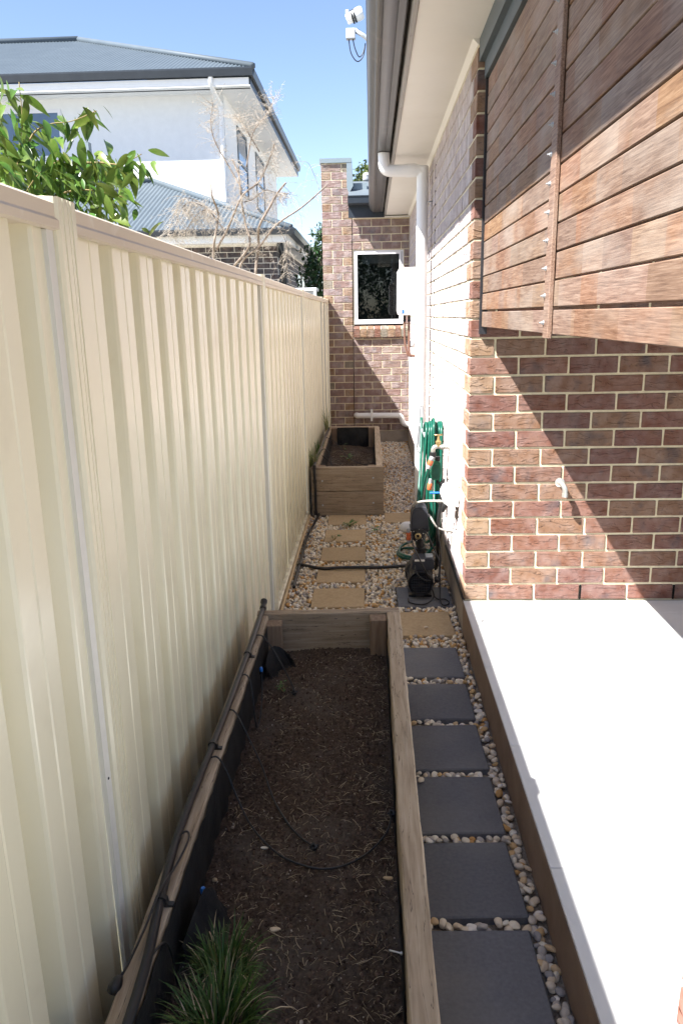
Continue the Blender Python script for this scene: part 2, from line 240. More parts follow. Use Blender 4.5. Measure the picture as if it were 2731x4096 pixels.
def pebble_mat():
    m = MATS['pebble']; nt = m.node_tree; b = nt.nodes['Principled BSDF']; N = nt.nodes.new; L = nt.links.new
    oi = N('ShaderNodeObjectInfo'); at = N('ShaderNodeAttribute'); at.attribute_name = 'rnd'
    ad = N('ShaderNodeMath'); ad.operation = 'ADD'; L(oi.outputs['Random'], ad.inputs[0]); L(at.outputs['Fac'], ad.inputs[1])
    fr = N('ShaderNodeMath'); fr.operation = 'FRACT'; L(ad.outputs[0], fr.inputs[0])
    cr = N('ShaderNodeValToRGB'); cr.color_ramp.interpolation = 'CONSTANT'; e = cr.color_ramp.elements
    cols = [(.72, .66, .55), (.64, .54, .41), (.74, .66, .52), (.56, .40, .23), (.68, .59, .46), (.48, .27, .10), (.40, .36, .32), (.70, .61, .48), (.60, .48, .34), (.30, .28, .27), (.76, .70, .62), (.55, .36, .17), (.65, .55, .42), (.52, .46, .38)]
    e[0].position, e[0].color = 0, hexc(cols[0]); e[1].position, e[1].color = (len(cols) - 1) / len(cols), hexc(cols[-1])
    for i, c in enumerate(cols[1:-1]):
        x = e.new((i + 1) / len(cols)); x.color = hexc(c)
    L(fr.outputs[0], cr.inputs[0])
    tc = N('ShaderNodeTexCoord'); n = N('ShaderNodeTexNoise'); n.inputs['Scale'].default_value = 70; n.inputs['Detail'].default_value = 5; L(tc.outputs['Object'], n.inputs['Vector'])
    mr = N('ShaderNodeMapRange'); mr.inputs[1].default_value = .3; mr.inputs[2].default_value = .7; mr.inputs['To Min'].default_value = .95; mr.inputs['To Max'].default_value = 1.3; L(n.outputs['Fac'], mr.inputs[0])
    hs = N('ShaderNodeHueSaturation'); L(cr.outputs[0], hs.inputs['Color']); L(mr.outputs[0], hs.inputs['Value']); L(hs.outputs[0], b.inputs['Base Color'])
pebble_mat()
def glass_mat():
    m = bpy.data.materials.new('glass'); m.use_nodes = True; nt = m.node_tree; nt.nodes.remove(nt.nodes['Principled BSDF']); out = nt.nodes['Material Output']; N = nt.nodes.new; L = nt.links.new
    g = N('ShaderNodeBsdfGlossy'); g.inputs['Roughness'].default_value = .01; g.inputs[0].default_value = (.9, .93, .95, 1)
    t = N('ShaderNodeBsdfTransparent'); t.inputs[0].default_value = (.62, .66, .66, 1); f = N('ShaderNodeFresnel'); f.inputs[0].default_value = 1.45; x = N('ShaderNodeMixShader')
    L(f.outputs[0], x.inputs[0]); L(t.outputs[0], x.inputs[1]); L(g.outputs[0], x.inputs[2]); L(x.outputs[0], out.inputs[0]); MATS['glass'] = m
glass_mat()

# ---------------------------------------------------------------- helpers
ICO = None
def link(o, parent=None):
    C.objects.link(o)
    if parent is not None: o.parent = parent
    return o
def tag(o, label=None, cat=None, group=None, kind=None):
    if label: o['label'] = label
    if cat: o['category'] = cat
    if group: o['group'] = group
    if kind: o['kind'] = kind
    return o
def thing(name, label, cat, loc=(0, 0, 0), group=None):
    o = bpy.data.objects.new(name, None); o.empty_display_size = .1; o.location = loc; C.objects.link(o)
    return tag(o, label, cat, group)
class MB:
    def __init__(s): s.v, s.f, s.a = [], [], []
    def add(s, vs, fs, rnd=0.0):
        b = len(s.v); s.v += [tuple(p) for p in vs]; s.f += [tuple(b + i for i in q) for q in fs]; s.a += [rnd] * len(vs); return s
    def box(s, x0, x1, y0, y1, z0, z1, rnd=0.0):
        return s.add([(x0, y0, z0), (x1, y0, z0), (x1, y1, z0), (x0, y1, z0), (x0, y0, z1), (x1, y0, z1), (x1, y1, z1), (x0, y1, z1)],
                     [(0, 3, 2, 1), (4, 5, 6, 7), (0, 1, 5, 4), (1, 2, 6, 5), (2, 3, 7, 6), (3, 0, 4, 7)], rnd)
    def cbox(s, x0, x1, y0, y1, z0, z1, c=.004, jit=0.0, rnd=0.0):
        lo, hi = (x0, y0, z0), (x1, y1, z1); vs = []; idx = {}
        for i in (0, 1):
            for j in (0, 1):
                for k in (0, 1):
                    sg = (i, j, k); base = [hi[a] if sg[a] else lo[a] for a in range(3)]
                    jt = [random.uniform(-jit, jit) for _ in range(3)]
                    for ax in range(3):     # vertex lying on the face normal to ax
                        p = [base[a] + (0 if a == ax else (-c if sg[a] else c)) + jt[a] for a in range(3)]
                        idx[(i, j, k, ax)] = len(vs); vs.append(p)
        fs = []
        for ax in range(3):
            u, w = [(1, 2), (2, 0), (0, 1)][ax]
            for sd in (0, 1):
                q = []
                for a, b in ((0, 0), (1, 0), (1, 1), (0, 1)):
                    g = [0, 0, 0]; g[ax] = sd; g[u] = a; g[w] = b; q.append(idx[(*g, ax)])
                fs.append(tuple(q if sd else q[::-1]))
        for ax in range(3):                 # edges along ax
            u, w = [(1, 2), (2, 0), (0, 1)][ax]
            for a in (0, 1):
                for b in (0, 1):
                    g0 = [0, 0, 0]; g0[u] = a; g0[w] = b; g1 = list(g0); g1[ax] = 1
                    q = [idx[(*g0, u)], idx[(*g1, u)], idx[(*g1, w)], idx[(*g0, w)]]
                    fs.append(tuple(q if (a == b) else q[::-1]))
        for i in (0, 1):
            for j in (0, 1):
                for k in (0, 1):
                    q = [idx[(i, j, k, a)] for a in range(3)]
                    fs.append(tuple(q if (i + j + k) % 2 else q[::-1]))
        return s.add(vs, fs, rnd)
    def tube(s, pts, r, n=8, caps=True, rnd=0.0):
        P = [Vector(p) for p in pts]; rs = r if isinstance(r, (list, tuple)) else [r] * len(P); vs = []; fs = []
        up = Vector((0.13, 0.21, 1)); prev = None
        for i, p in enumerate(P):
            t = (P[min(i + 1, len(P) - 1)] - P[max(i - 1, 0)])
            if t.length < 1e-9: t = Vector((0, 0, 1))
            t.normalize()
            if prev is None:
                a = up.cross(t)
                if a.length < .05: a = Vector((1, 0, 0)).cross(t)
            else:
                a = prev - t * prev.dot(t)
                if a.length < 1e-6: a = up.cross(t)
            a.normalize(); prev = a; b = t.cross(a)
            for k in range(n):
                th = 2 * math.pi * k / n; vs.append(p + (a * math.cos(th) + b * math.sin(th)) * rs[i])
        for i in range(len(P) - 1):
            for k in range(n): fs.append((i * n + k, i * n + (k + 1) % n, (i + 1) * n + (k + 1) % n, (i + 1) * n + k))
        if caps:
            fs.append(tuple(range(n))[::-1]); fs.append(tuple((len(P) - 1) * n + k for k in range(n)))
        return s.add(vs, fs, rnd)
    def lathe(s, prof, o, axis, n=20):
        """prof: (radius, distance along axis)"""
        ax = Vector(axis).normalized(); a = ax.orthogonal().normalized(); b = ax.cross(a); o = Vector(o); vs = []; fs = []
        for r, h in prof:
            for k in range(n):
                th = 2 * math.pi * k / n; vs.append(o + ax * h + (a * math.cos(th) + b * math.sin(th)) * max(r, 1e-5))
        for i in range(len(prof) - 1):
            for k in range(n): fs.append((i * n + k, i * n + (k + 1) % n, (i + 1) * n + (k + 1) % n, (i + 1) * n + k))
        return s.add(vs, fs)
    def prism(s, poly, ax, a0, a1):
        """poly in the two other axes (in order), extruded along ax"""
        o = [i for i in range(3) if i != ax]; n = len(poly); vs = []
        for h in (a0, a1):
            for p in poly:
                v = [0, 0, 0]; v[ax] = h; v[o[0]], v[o[1]] = p; vs.append(v)
        fs = [tuple(range(n)), tuple(range(2 * n - 1, n - 1, -1))] + [(i, n + i, n + (i + 1) % n, (i + 1) % n) for i in range(n)]
        return s.add(vs, fs)
    def mesh(s, name, mat, smooth=False):
        me = bpy.data.meshes.new(name); me.from_pydata(s.v, [], s.f)
        if any(s.a): me.attributes.new('rnd', 'FLOAT', 'POINT').data.foreach_set('value', s.a)
        me.materials.append(MATS[mat]); me.validate()
        import bmesh
        bm = bmesh.new(); bm.from_mesh(me); bmesh.ops.recalc_face_normals(bm, faces=bm.faces); bm.to_mesh(me); bm.free()
        if smooth: me.polygons.foreach_set('use_smooth', [True] * len(me.polygons))
        return me
    def build(s, name, mat, parent=None, smooth=False, sharp=None):
        me = s.mesh(name, mat, smooth)
        if smooth and sharp: me.set_sharp_from_angle(angle=R(sharp))
        return link(bpy.data.objects.new(name, me), parent)
def curve(pts, step=6):
    """Catmull-Rom resample"""
    P = [Vector(p) for p in pts]; out = []
    for i in range(len(P) - 1):
        p0, p1, p2, p3 = P[max(i - 1, 0)], P[i], P[i + 1], P[min(i + 2, len(P) - 1)]
        for k in range(step):
            t = k / step
            out.append(.5 * ((2 * p1) + (p2 - p0) * t + (2 * p0 - 5 * p1 + 4 * p2 - p3) * t * t + (3 * p1 - p0 - 3 * p2 + p3) * t ** 3))
    out.append(P[-1]); return out
def raw_mesh(name, V, F, mat, rnd=None, smooth=True):
    """fast path for large triangle soups; V (n,3), F (m,3)"""
    me = bpy.data.meshes.new(name); me.vertices.add(len(V)); me.vertices.foreach_set('co', np.ascontiguousarray(V, np.float32).ravel())
    m = len(F); k = F.shape[1]; me.loops.add(m * k); me.loops.foreach_set('vertex_index', np.ascontiguousarray(F, np.int32).ravel())
    me.polygons.add(m); me.polygons.foreach_set('loop_start', np.arange(m, dtype=np.int32) * k); me.polygons.foreach_set('loop_total', np.full(m, k, np.int32))
    if smooth: me.polygons.foreach_set('use_smooth', np.ones(m, bool))
    if rnd is not None: me.attributes.new('rnd', 'FLOAT', 'POINT').data.foreach_set('value', np.ascontiguousarray(rnd, np.float32))
    me.materials.append(MATS[mat]); me.update(calc_edges=True); return me

# ================================================================ SETTING: ground, gravel, porch
ground = MB().box(-160, 160, -160, 260, -.30, -.035).build('ground', 'earth'); tag(ground, kind='structure')

PAVERS = []   # (x0, x1, y0, y1, material, label)
dl = ['charcoal paver nearest the camera, cut off by the picture edge', 'second charcoal stepping paver from the camera', 'third charcoal stepping paver from the camera',
      'fourth charcoal stepping paver from the camera', 'fifth charcoal stepping paver from the camera, one short of the tan one']
cy = [1.496, 1.835, 2.175, 2.514, 2.858, 3.222]
dl.append('charcoal stepping paver right before the tan paver beside the planter corner')
for y, l in zip(cy, dl): PAVERS.append((.104, .404, y - .15, y + .15, 'paver_charcoal', l))
PAVERS.append((.118, .412, 3.527, 3.82, 'paver_beige', 'tan stepping paver with a small pebble on it, beside planter corner'))
PAVERS.append((.14, .44, 3.91, 4.21, 'paver_charcoal', 'charcoal paver under the black water pump'))
bl = ['tan stepping paver nearest the near planter end board', 'tan stepping paver second from the near planter, black pipe at its far edge', 'middle tan stepping paver, just beyond the black cross pipe',
      'tan stepping paver with a small weed at its front edge', 'tan stepping paver right in front of the far planter']
for y, l in zip([4.051, 4.459, 4.868, 5.308, 5.744], bl): PAVERS.append((-.345, -.045, y - .15, y + .15, 'paver_beige', l))
PAVERS.append((.098, .395, 5.655, 5.955, 'paver_beige', 'tan paver beside the far planter corner, half hidden by the pump'))
for i, (x0, x1, y0, y1, mt, lab) in enumerate(PAVERS):
    o = MB().cbox(-.5 * (x1 - x0), .5 * (x1 - x0), -.15, .15, -.04, 0, .004).build('stepping_paver', mt)
    o.location = ((x0 + x1) / 2, (y0 + y1) / 2, .012); o.rotation_euler = (R(random.uniform(-.7, .7)), R(random.uniform(-.7, .7)), R(random.uniform(.3, 2.6)))
    tag(o, lab, 'paver', 'charcoal stepping pavers' if mt == 'paver_charcoal' else 'tan stepping pavers')

# gravel bed: base sheet, 300 nearest pebbles as parts, the rest as one mass
gravel = MB().box(-.56, .457, .45, 9.43, -.034, -.012).build('gravel_bed', 'gravel_base'); tag(gravel, kind='structure')
import bmesh
def ico(sub):
    bm = bmesh.new(); bmesh.ops.create_icosphere(bm, subdivisions=sub, radius=1.0); V = np.array([v.co[:] for v in bm.verts]); F = np.array([[v.index for v in f.verts] for f in bm.faces]); bm.free(); return V, F
IV, IF = ico(2)
IV1, IF1 = ico(3)
def pebble_shape(V):
    d = rng.normal(size=(7, 3)); d /= np.linalg.norm(d, axis=1)[:, None]; h = rng.uniform(.62, .95, 7); P = V.copy()
    for dd, hh in zip(d, h):        # flattened facets, then rounded
        t = P @ dd; ex = np.clip(t - hh, 0, None); P -= ex[:, None] * dd * .8
    return P * rng.uniform([.9, .72, .5], [1.15, .95, .75])
PSH = [pebble_shape(IV) for _ in range(10)]; PSH1 = [pebble_shape(IV1) for _ in range(10)]
def rotm():
    q = rng.normal(size=4); q /= np.linalg.norm(q); w, x, y, z = q
    return np.array([[1 - 2 * (y * y + z * z), 2 * (x * y - z * w), 2 * (x * z + y * w)], [2 * (x * y + z * w), 1 - 2 * (x * x + z * z), 2 * (y * z - x * w)], [2 * (x * z - y * w), 2 * (y * z + x * w), 1 - 2 * (x * x + y * y)]])
spots = []
def blocked(x, y):
    for (x0, x1, y0, y1, *_r) in PAVERS:
        if x0 - .004 < x < x1 + .004 and y0 - .004 < y < y1 + .004: return True
    if y < 2.90 and x < .118: return True            # under the near planter
    if 5.87 < y < 8.2 and x < .10: return True       # under the far planter
    return False
sp = .0195; y = 1.30
while y < 9.42:
    x = -.50
    while x < .452:
        px, py = x + random.uniform(-.5, .5) * sp, y + random.uniform(-.5, .5) * sp
        if not blocked(px, py): spots.append((px, py))
        x += sp
    y += sp * (1.0 if y < 6 else 1.15)
spots.sort(key=lambda p: p[1])
near = [i for i, p in enumerate(spots) if .125 < p[0]][:300]; nearset = set(near)
pmesh = [raw_mesh('pebble', V, IF1, 'pebble') for V in PSH1]
for i in near:
    o = bpy.data.objects.new('pebble', pmesh[i % 10]); px, py = spots[i]; r = random.uniform(.010, .0158)
    o.location = (px, py, random.uniform(-.010, .006)); o.rotation_euler = [random.uniform(-.5, .5), random.uniform(-.5, .5), random.uniform(0, 6.28)]
    o.scale = (r * random.uniform(.95, 1.15), r, r * random.uniform(.85, 1.05)); link(o, gravel)
Vs, Fs, As = [], [], []; nb = 0
for i, (px, py) in enumerate(spots):
    if i in nearset: continue
    V = PSH[i % 10]; r = rng.uniform(.0098, .0162)
    Vs.append((V * r) @ rotm().T + np.array([px, py, rng.uniform(-.010, .008) + (.02 if py > 8.6 else 0) * (py - 8.6)])); Fs.append(IF + nb); nb += len(V); As.append(np.full(len(V), rng.uniform()))
tag(link(bpy.data.objects.new('pebbles', raw_mesh('pebbles', np.concatenate(Vs), np.concatenate(Fs), 'pebble', np.concatenate(As))), gravel), kind='stuff')
lp = bpy.data.objects.new('loose_pebble', raw_mesh('loose_pebble', PSH1[3], IF1, 'pebble')); lp.location = (.27, 3.60, .021); lp.scale = (.011,) * 3; link(lp); tag(lp, 'small grey pebble lying on the tan paver beside planter corner', 'pebble')
lp2 = bpy.data.objects.new('loose_pebble', raw_mesh('loose_pebble', PSH1[5], IF1, 'pebble')); lp2.location = (.162, 2.285, .022); lp2.scale = (.011, .017, .011); lp2.rotation_euler = (0, 0, -.3); link(lp2); tag(lp2, 'pale oval pebble resting on a charcoal paver beside the sleeper', 'pebble')

# porch: slab, grout bed, tiles
SLAB = .167
porch = MB().box(.460, 4.6, -2.5, 3.60, -.03, SLAB - .010).build('porch_floor', 'tile_grout'); tag(porch, kind='structure')
MB().box(.4565, .4595, -2.5, 3.597, -.03, SLAB - .012).build('slab_edge', 'slab_edge', porch)
ys = [3.592, 3.437, 2.853, 2.272, 1.690, 1.108, .526, -.056]
xs = [.457, .752, 1.338, 1.924, 2.51, 3.096]
for j in range(len(ys) - 1):
    for i in range(len(xs) - 1):
        MB().cbox(xs[i] + (.0012 if i else 0), xs[i + 1] - .0012, ys[j + 1] + .0012, ys[j] - .0012, SLAB - .009, SLAB, .0012).build('tile', 'tile', porch)

# ================================================================ FENCE
FT = 1.758
fence = thing('steel_fence', 'cream corrugated steel boundary fence with posts along the path', 'fence', (-.54, 4, -.02))
fence_loc = Vector(fence.location)
def fchild(mb, name, mat, parent=fence, smooth=False, sharp=None):
    mb.v = [tuple(Vector(p) - fence_loc) for p in mb.v] if parent is fence else mb.v
    return mb.build(name, mat, parent, smooth, sharp)
posts = [1.327, 3.735, 5.93, 8.27, 8.86, 9.375]
posts = [-1.02] + posts
def sheet(y0, y1, dx=0.0):
    """trapezoid-ribbed wall sheet, ribs 0.19 m apart, raised pans toward the path"""
    prof = []; k = math.floor((y0 - 1.41) / .19); XA, XB = -.523, -.571
    while True:
        b = 1.41 + k * .19
        for yy, xx in ((b, XA), (b + .052, XA + .0), (b + .056, XA - .002), (b + .060, XA), (b + .106, XA), (b + .109, XA - .003), (b + .114, XB), (b + .160, XB), (b + .164, XB + .004), (b + .182, XA - .006), (b + .186, XA - .001)): prof.append((yy, xx))
        k += 1
        if b > y1: break
    pts = []
    for i in range(len(prof) - 1):
        (ya, xa), (yb, xb) = prof[i], prof[i + 1]
        if yb <= y0 or ya >= y1: continue
        for (yy, xx) in ((ya, xa), (yb, xb)):
            if yy < y0: yy2 = y0
            elif yy > y1: yy2 = y1
            else: yy2 = yy
            t = (yy2 - ya) / (yb - ya); pts.append((yy2, xa + (xb - xa) * t))
    q = [pts[0]] + [p for a, p in zip(pts, pts[1:]) if abs(a[0] - p[0]) > 1e-6]
    m = MB(); zs = [.03, .35, .7, 1.05, 1.4, 1.73]; n = len(q); vs = []
    for z in zs:
        for (yy, xx) in q: vs.append((xx + dx + .0018 * math.sin(yy * 2.3 + z * 3.1), yy, z))
    fs = [(r * n + i, r * n + i + 1, (r + 1) * n + i + 1, (r + 1) * n + i) for r in range(len(zs) - 1) for i in range(n - 1)]
    return m.add(vs, fs)
for a, b in zip(posts[:-1], posts[1:]):
    y0, y1 = a + .044, b - .0765
    n = 3 if y1 - y0 > 1.5 else 1
    if y1 < y0: continue
    for k in range(n):
        fchild(sheet(y0 + (y1 - y0) * k / n - (.0 if k == 0 else .012), y0 + (y1 - y0) * (k + 1) / n, .0012 * k), 'infill_sheet', 'colorbond')
    fchild(MB().prism([(-.588, 1.712), (-.586, FT - .004), (-.578, FT), (-.515, FT), (-.508, FT - .005), (-.508, 1.732), (-.504, 1.727), (-.504, 1.714), (-.512, 1.711), (-.514, 1.716)], 1, y0 - .01, y1 + .0445), 'top_rail', 'colorbond_rail')
    fchild(MB().prism([(-.588, .0), (-.588, .05), (-.512, .05), (-.505, .045), (-.505, .004), (-.512, .0)], 1, y0, y1), 'bottom_rail', 'colorbond')
for p in posts:
    # two back-to-back channels with folded lips and fixing grooves
    fchild(MB().prism([(-.593, p - .048), (-.52, p - .048), (-.508, p - .043), (-.503, p - .036), (-.503, p - .022), (-.507, p - .020), (-.507, p - .018), (-.503, p - .016), (-.503, p + .000), (-.5075, p + .0015), (-.503, p + .003), (-.503, p + .012),
                       (-.508, p + .014), (-.508, p + .017), (-.503, p + .019), (-.503, p + .036), (-.508, p + .042), (-.52, p + .044), (-.593, p + .044)], 2, -.02, FT + .006), 'post', 'colorbond', smooth=False)
    fchild(MB().box(-.592, -.574, p - .12, p - .0485, .02, 1.711), 'leak_backing', 'colorbond')  # unseen strip added to stop sun leaking through the slit
    fchild(MB().box(-.573, -.512, p - .075, p - .0485, .02, 1.711), 'channel_insert', 'pale_galv')
fchild(MB().lathe([(.0, .0), (.004, .0), (.004, .006), (.0, .008)], (-.525, 1.262, 1.49), (1, 0, 0), 8), 'screw', 'black_metal')
fchild(MB().lathe([(.0, .0), (.003, .0), (.003, .014), (.0, .016)], (-.525, 1.262, .71), (1, .2, .2), 8), 'screw', 'black_metal')
cane = MB().tube(curve([(-.482, 3.0, .03), (-.494, 3.8, .025), (-.498, 4.6, .022), (-.498, 5.2, .02), (-.499, 5.85, .02)]), .0095, 8).build('cane_stake', 'cane', smooth=True)
tag(cane, 'long tan cane lying on the gravel along the fence foot', 'stake')

# ================================================================ NEAR PLANTER
def wobble_box(x0, x1, y0, y1, z0, z1, axis, n=14, amp=.0016, c=.004):
    """sawn sleeper: a chamfered section swept with small irregularities"""
    m = MB(); rings = []; L0, L1 = (y0, y1) if axis == 1 else (x0, x1)
    a0, a1 = (x0, x1) if axis == 1 else (y0, y1)
    sec = [(a0 + c, z0), (a1 - c, z0), (a1, z0 + c), (a1, z1 - c), (a1 - c, z1), ((a0 + a1) / 2, z1 + .0004), (a0 + c, z1), (a0, z1 - c), (a0, z0 + c)]
    vs = []; k = len(sec)
    for i in range(n + 1):
        t = L0 + (L1 - L0) * i / n
        for (u, z) in sec:
            u2, z2 = u + random.uniform(-amp, amp), z + random.uniform(-amp, amp)
            vs.append((u2, t, z2) if axis == 1 else (t, u2, z2))
    fs = [(i * k + j, i * k + (j + 1) % k, (i + 1) * k + (j + 1) % k, (i + 1) * k + j) for i in range(n) for j in range(k)]
    fs += [tuple(range(k)), tuple(n * k + j for j in range(k))]
    return m.add(vs, fs)
np_root = thing('planter_box', 'long raised garden bed of weathered timber sleepers in the foreground', 'planter', (0, 0, 0))
wobble_box(.0585, .111, .45, 2.868, .203, .402, 1, 26).build('sleeper', 'sleeper_y', np_root)
wobble_box(.0585, .111, .45, 2.868, -.02, .2, 1, 18).build('sleeper', 'sleeper_y', np_root)
wobble_box(-.466, -.4205, .45, 2.833, .203, .401, 1, 26).build('sleeper', 'sleeper_y', np_root)
wobble_box(-.466, -.4205, .45, 2.833, -.02, .2, 1, 18).build('sleeper', 'sleeper_y', np_root)
for z0, z1 in ((.203, .402), (-.02, .2)):
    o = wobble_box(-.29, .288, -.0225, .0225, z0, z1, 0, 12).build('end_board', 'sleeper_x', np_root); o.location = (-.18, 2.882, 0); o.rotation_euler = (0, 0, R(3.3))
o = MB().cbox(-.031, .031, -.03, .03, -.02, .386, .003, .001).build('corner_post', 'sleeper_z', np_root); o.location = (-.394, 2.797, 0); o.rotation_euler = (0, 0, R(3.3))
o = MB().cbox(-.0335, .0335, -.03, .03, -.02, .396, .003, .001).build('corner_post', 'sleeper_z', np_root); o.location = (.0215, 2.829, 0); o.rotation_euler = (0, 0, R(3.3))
for sx, yy, zz in ((-.33, 2.851, .375), (-.15, 2.863, .376), (-.06, 2.868, .376)):
    MB().tube([(sx - .006, yy - .0035, zz), (sx + .006, yy - .0035, zz + .001)], .0011, 5).build('staple', 'black_metal', np_root)
o = MB().lathe([(0, 0), (.004, 0), (.004, .003), (.0018, .004), (.0018, .03), (0, .03)], (.055, 1.275, .30), (-1, -.2, .5), 10).build('screw', 'steel', np_root, True)
# liner: thin crinkled sheet folded against the boards
def liner(pts, zlo, ztop, parent, n=60, amp=.004, th=.0):
    P = [Vector(p) for p in pts]; L = [0]
    for a, b in zip(P, P[1:]): L.append(L[-1] + (b - a).length)
    vs = []; K = 7
    ph = [random.uniform(0, 6) for _ in range(6)]
    for i in range(n + 1):
        s = L[-1] * i / n; k = max(j for j in range(len(L)) if L[j] <= s + 1e-9); k = min(k, len(P) - 2)
        t = (s - L[k]) / (L[k + 1] - L[k]); p = P[k].lerp(P[k + 1], t); d = (P[k + 1] - P[k]).normalized(); nrm = Vector((-d.y, d.x, 0))
        top = ztop(s / L[-1]) if callable(ztop) else ztop
        for j in range(K):
            f = j / (K - 1); z = zlo + (top - zlo) * f
            w = amp * (math.sin(s * 19 + ph[0] + f * 3) + math.sin(s * 43 + ph[1] - f * 5) * .6 + random.uniform(-.4, .4)) * (1.4 - f)
            q = p + nrm * (abs(w) + .0015); vs.append((q.x, q.y, z + (random.uniform(-.004, .004) if j == K - 1 else 0)))
    fs = [(i * K + j, (i + 1) * K + j, (i + 1) * K + j + 1, i * K + j + 1) for i in range(n) for j in range(K - 1)]
    return MB().add(vs, fs).build('liner', 'liner', parent, True)
liner([(-.4195, 2.78, 0), (-.4195, .46, 0)], .15, .386, np_root, 90, .005)
liner([(.0575, .46, 0), (.0575, 2.80, 0)], .15, lambda t: .30 + .03 * math.sin(t * 23), np_root, 80, .003)
# torn flaps of liner by the far left corner and by the grass
def flap(pts_top, drop, parent):
    m = MB(); vs = []; n = len(pts_top)
    for j in range(5):
        for i, p in enumerate(pts_top): vs.append((p[0] + .012 * j * random.uniform(.3, 1), p[1] + random.uniform(-.006, .006), p[2] - drop * j / 4))
    return m.add(vs, [(j * n + i, j * n + i + 1, (j + 1) * n + i + 1, (j + 1) * n + i) for j in range(4) for i in range(n - 1)]).build('liner_flap', 'liner', parent, True)
flap(curve([(-.405, 2.60, .30), (-.395, 2.66, .335), (-.375, 2.70, .33), (-.345, 2.72, .30), (-.315, 2.71, .27)], 4), .10, np_root)
flap(curve([(-.40, 1.28, .31), (-.385, 1.34, .34), (-.375, 1.40, .345), (-.36, 1.43, .31)], 4), .10, np_root)

# soil in the near planter: rough sheet with clods
def soil_sheet(x0, x1, y0, y1, zf, name, nx, ny):
    X, Y = np.meshgrid(np.linspace(x0, x1, nx), np.linspace(y0, y1, ny)); Z = np.vectorize(zf)(X, Y) + rng.normal(0, .0026, X.shape) + rng.normal(0, .004, X.shape) * (rng.random(X.shape) > .9)
    V = np.stack([X.ravel(), Y.ravel(), Z.ravel()], 1); i = np.arange(ny - 1)[:, None] * nx + np.arange(nx - 1)[None]; i = i.ravel()
    F = np.stack([i, i + 1, i + nx + 1, i + nx], 1)
    return tag(link(bpy.data.objects.new(name, raw_mesh(name, V, F, 'soil'))), kind='structure')
def soil_z(x, y): return .236 + .010 * math.sin(x * 9 + y * 2.1) * math.sin(y * 3.3 + 1) + .012 * max(0, (x + .2)) + .012 * max(0, y - 2.6)
soil_sheet(-.418, .057, .46, 2.86, soil_z, 'garden_soil', 96, 420)
def scatter_straw(n, x0, x1, y0, y1, zf, dens):
    Vs, Fs, As = [], [], []; nb = 0
    while n > 0:
        x, y = random.uniform(x0, x1), random.uniform(y0, y1)
        if random.random() > dens(x, y): continue
        n -= 1; a = random.uniform(0, 6.28); l = random.choice((.004, .006, .008, .011, .016, .022, .032)) * random.uniform(.7, 1.2); w = random.uniform(.00025, .0006) * (1.3 if l > .02 else 1); bend = random.uniform(-.5, .5); z0 = zf(x, y) + .004
        pts = []
        for k in range(4):
            t = k / 3 - .5; aa = a + bend * t; pts.append((x + math.cos(aa) * l * t, y + math.sin(aa) * l * t, z0 + .004 * (.25 - t * t) * random.uniform(.2, 3)))
        for k in range(4):
            p = pts[k]; nx, ny = -math.sin(a), math.cos(a); Vs += [(p[0] + nx * w, p[1] + ny * w, p[2]), (p[0] - nx * w, p[1] - ny * w, p[2]), (p[0], p[1], p[2] + w)]
        for k in range(3):
            for j in range(3): q = nb + k * 3 + j; r = nb + k * 3 + (j + 1) % 3; Fs.append((q, r, r + 3, q + 3))
        nb += 12; As += [random.random()] * 12
    return np.array(Vs), np.array(Fs), np.array(As)
V, F, A = scatter_straw(1900, -.40, .05, 1.0, 2.8, soil_z, lambda x, y: (.12 + .25 * (y < 2.0) + .3 * (x > -.05)) * (1 if math.sin(x * 17 + y * 5) * math.sin(y * 13 - x * 7) + .35 > 0 else .25) + .25 * (math.sin(x * 31 + 1) * math.sin(y * 29) > .55))
tag(link(bpy.data.objects.new('straw_litter', raw_mesh('straw_litter', V, F, 'straw', A, False))), 'dry straw and root bits scattered over the dark soil', 'straw', kind='stuff')
Vs, Fs, As = [], [], []; nb = 0; V0, F0 = ico(1)
for i in range(800):
    x, y = random.uniform(-.405, .05), random.uniform(1.0, 2.82); r = random.choice((.0008, .001, .0012, .0016, .0024)) * random.uniform(.7, 1.2) * (2.0 if i < 18 else 1)
    Vs.append((V0 * r * rng.uniform(.7, 1.2, 3)) @ rotm().T + np.array([x, y, soil_z(x, y) + .003])); Fs.append(F0 + nb); nb += len(V0); As.append(np.full(len(V0), random.random()))
tag(link(bpy.data.objects.new('soil_grit', raw_mesh('soil_grit', np.concatenate(Vs), np.concatenate(Fs), 'grit', np.concatenate(As)))), 'pale grit and tiny stones mixed into the dark soil', 'grit', kind='stuff')
Vs, Fs, As = [], [], []; nb = 0
for i in range(5200):
    x, y = random.uniform(-.413, .052), random.uniform(1.0, 2.83); r = random.choice((.0015, .002, .0025, .003, .004, .006)) * random.uniform(.7, 1.2)
    Vs.append((V0 * r * rng.uniform(.6, 1.2, 3)) @ rotm().T + np.array([x, y, soil_z(x, y) + rng.uniform(-.001, .002)])); Fs.append(F0 + nb); nb += len(V0); As.append(np.full(len(V0), random.random()))
tag(link(bpy.data.objects.new('soil_crumbs', raw_mesh('soil_crumbs', np.concatenate(Vs), np.concatenate(Fs), 'soil_crumb', np.concatenate(As), False))), 'crumbs and clods of dark brown soil in the near planter', 'soil', kind='stuff')
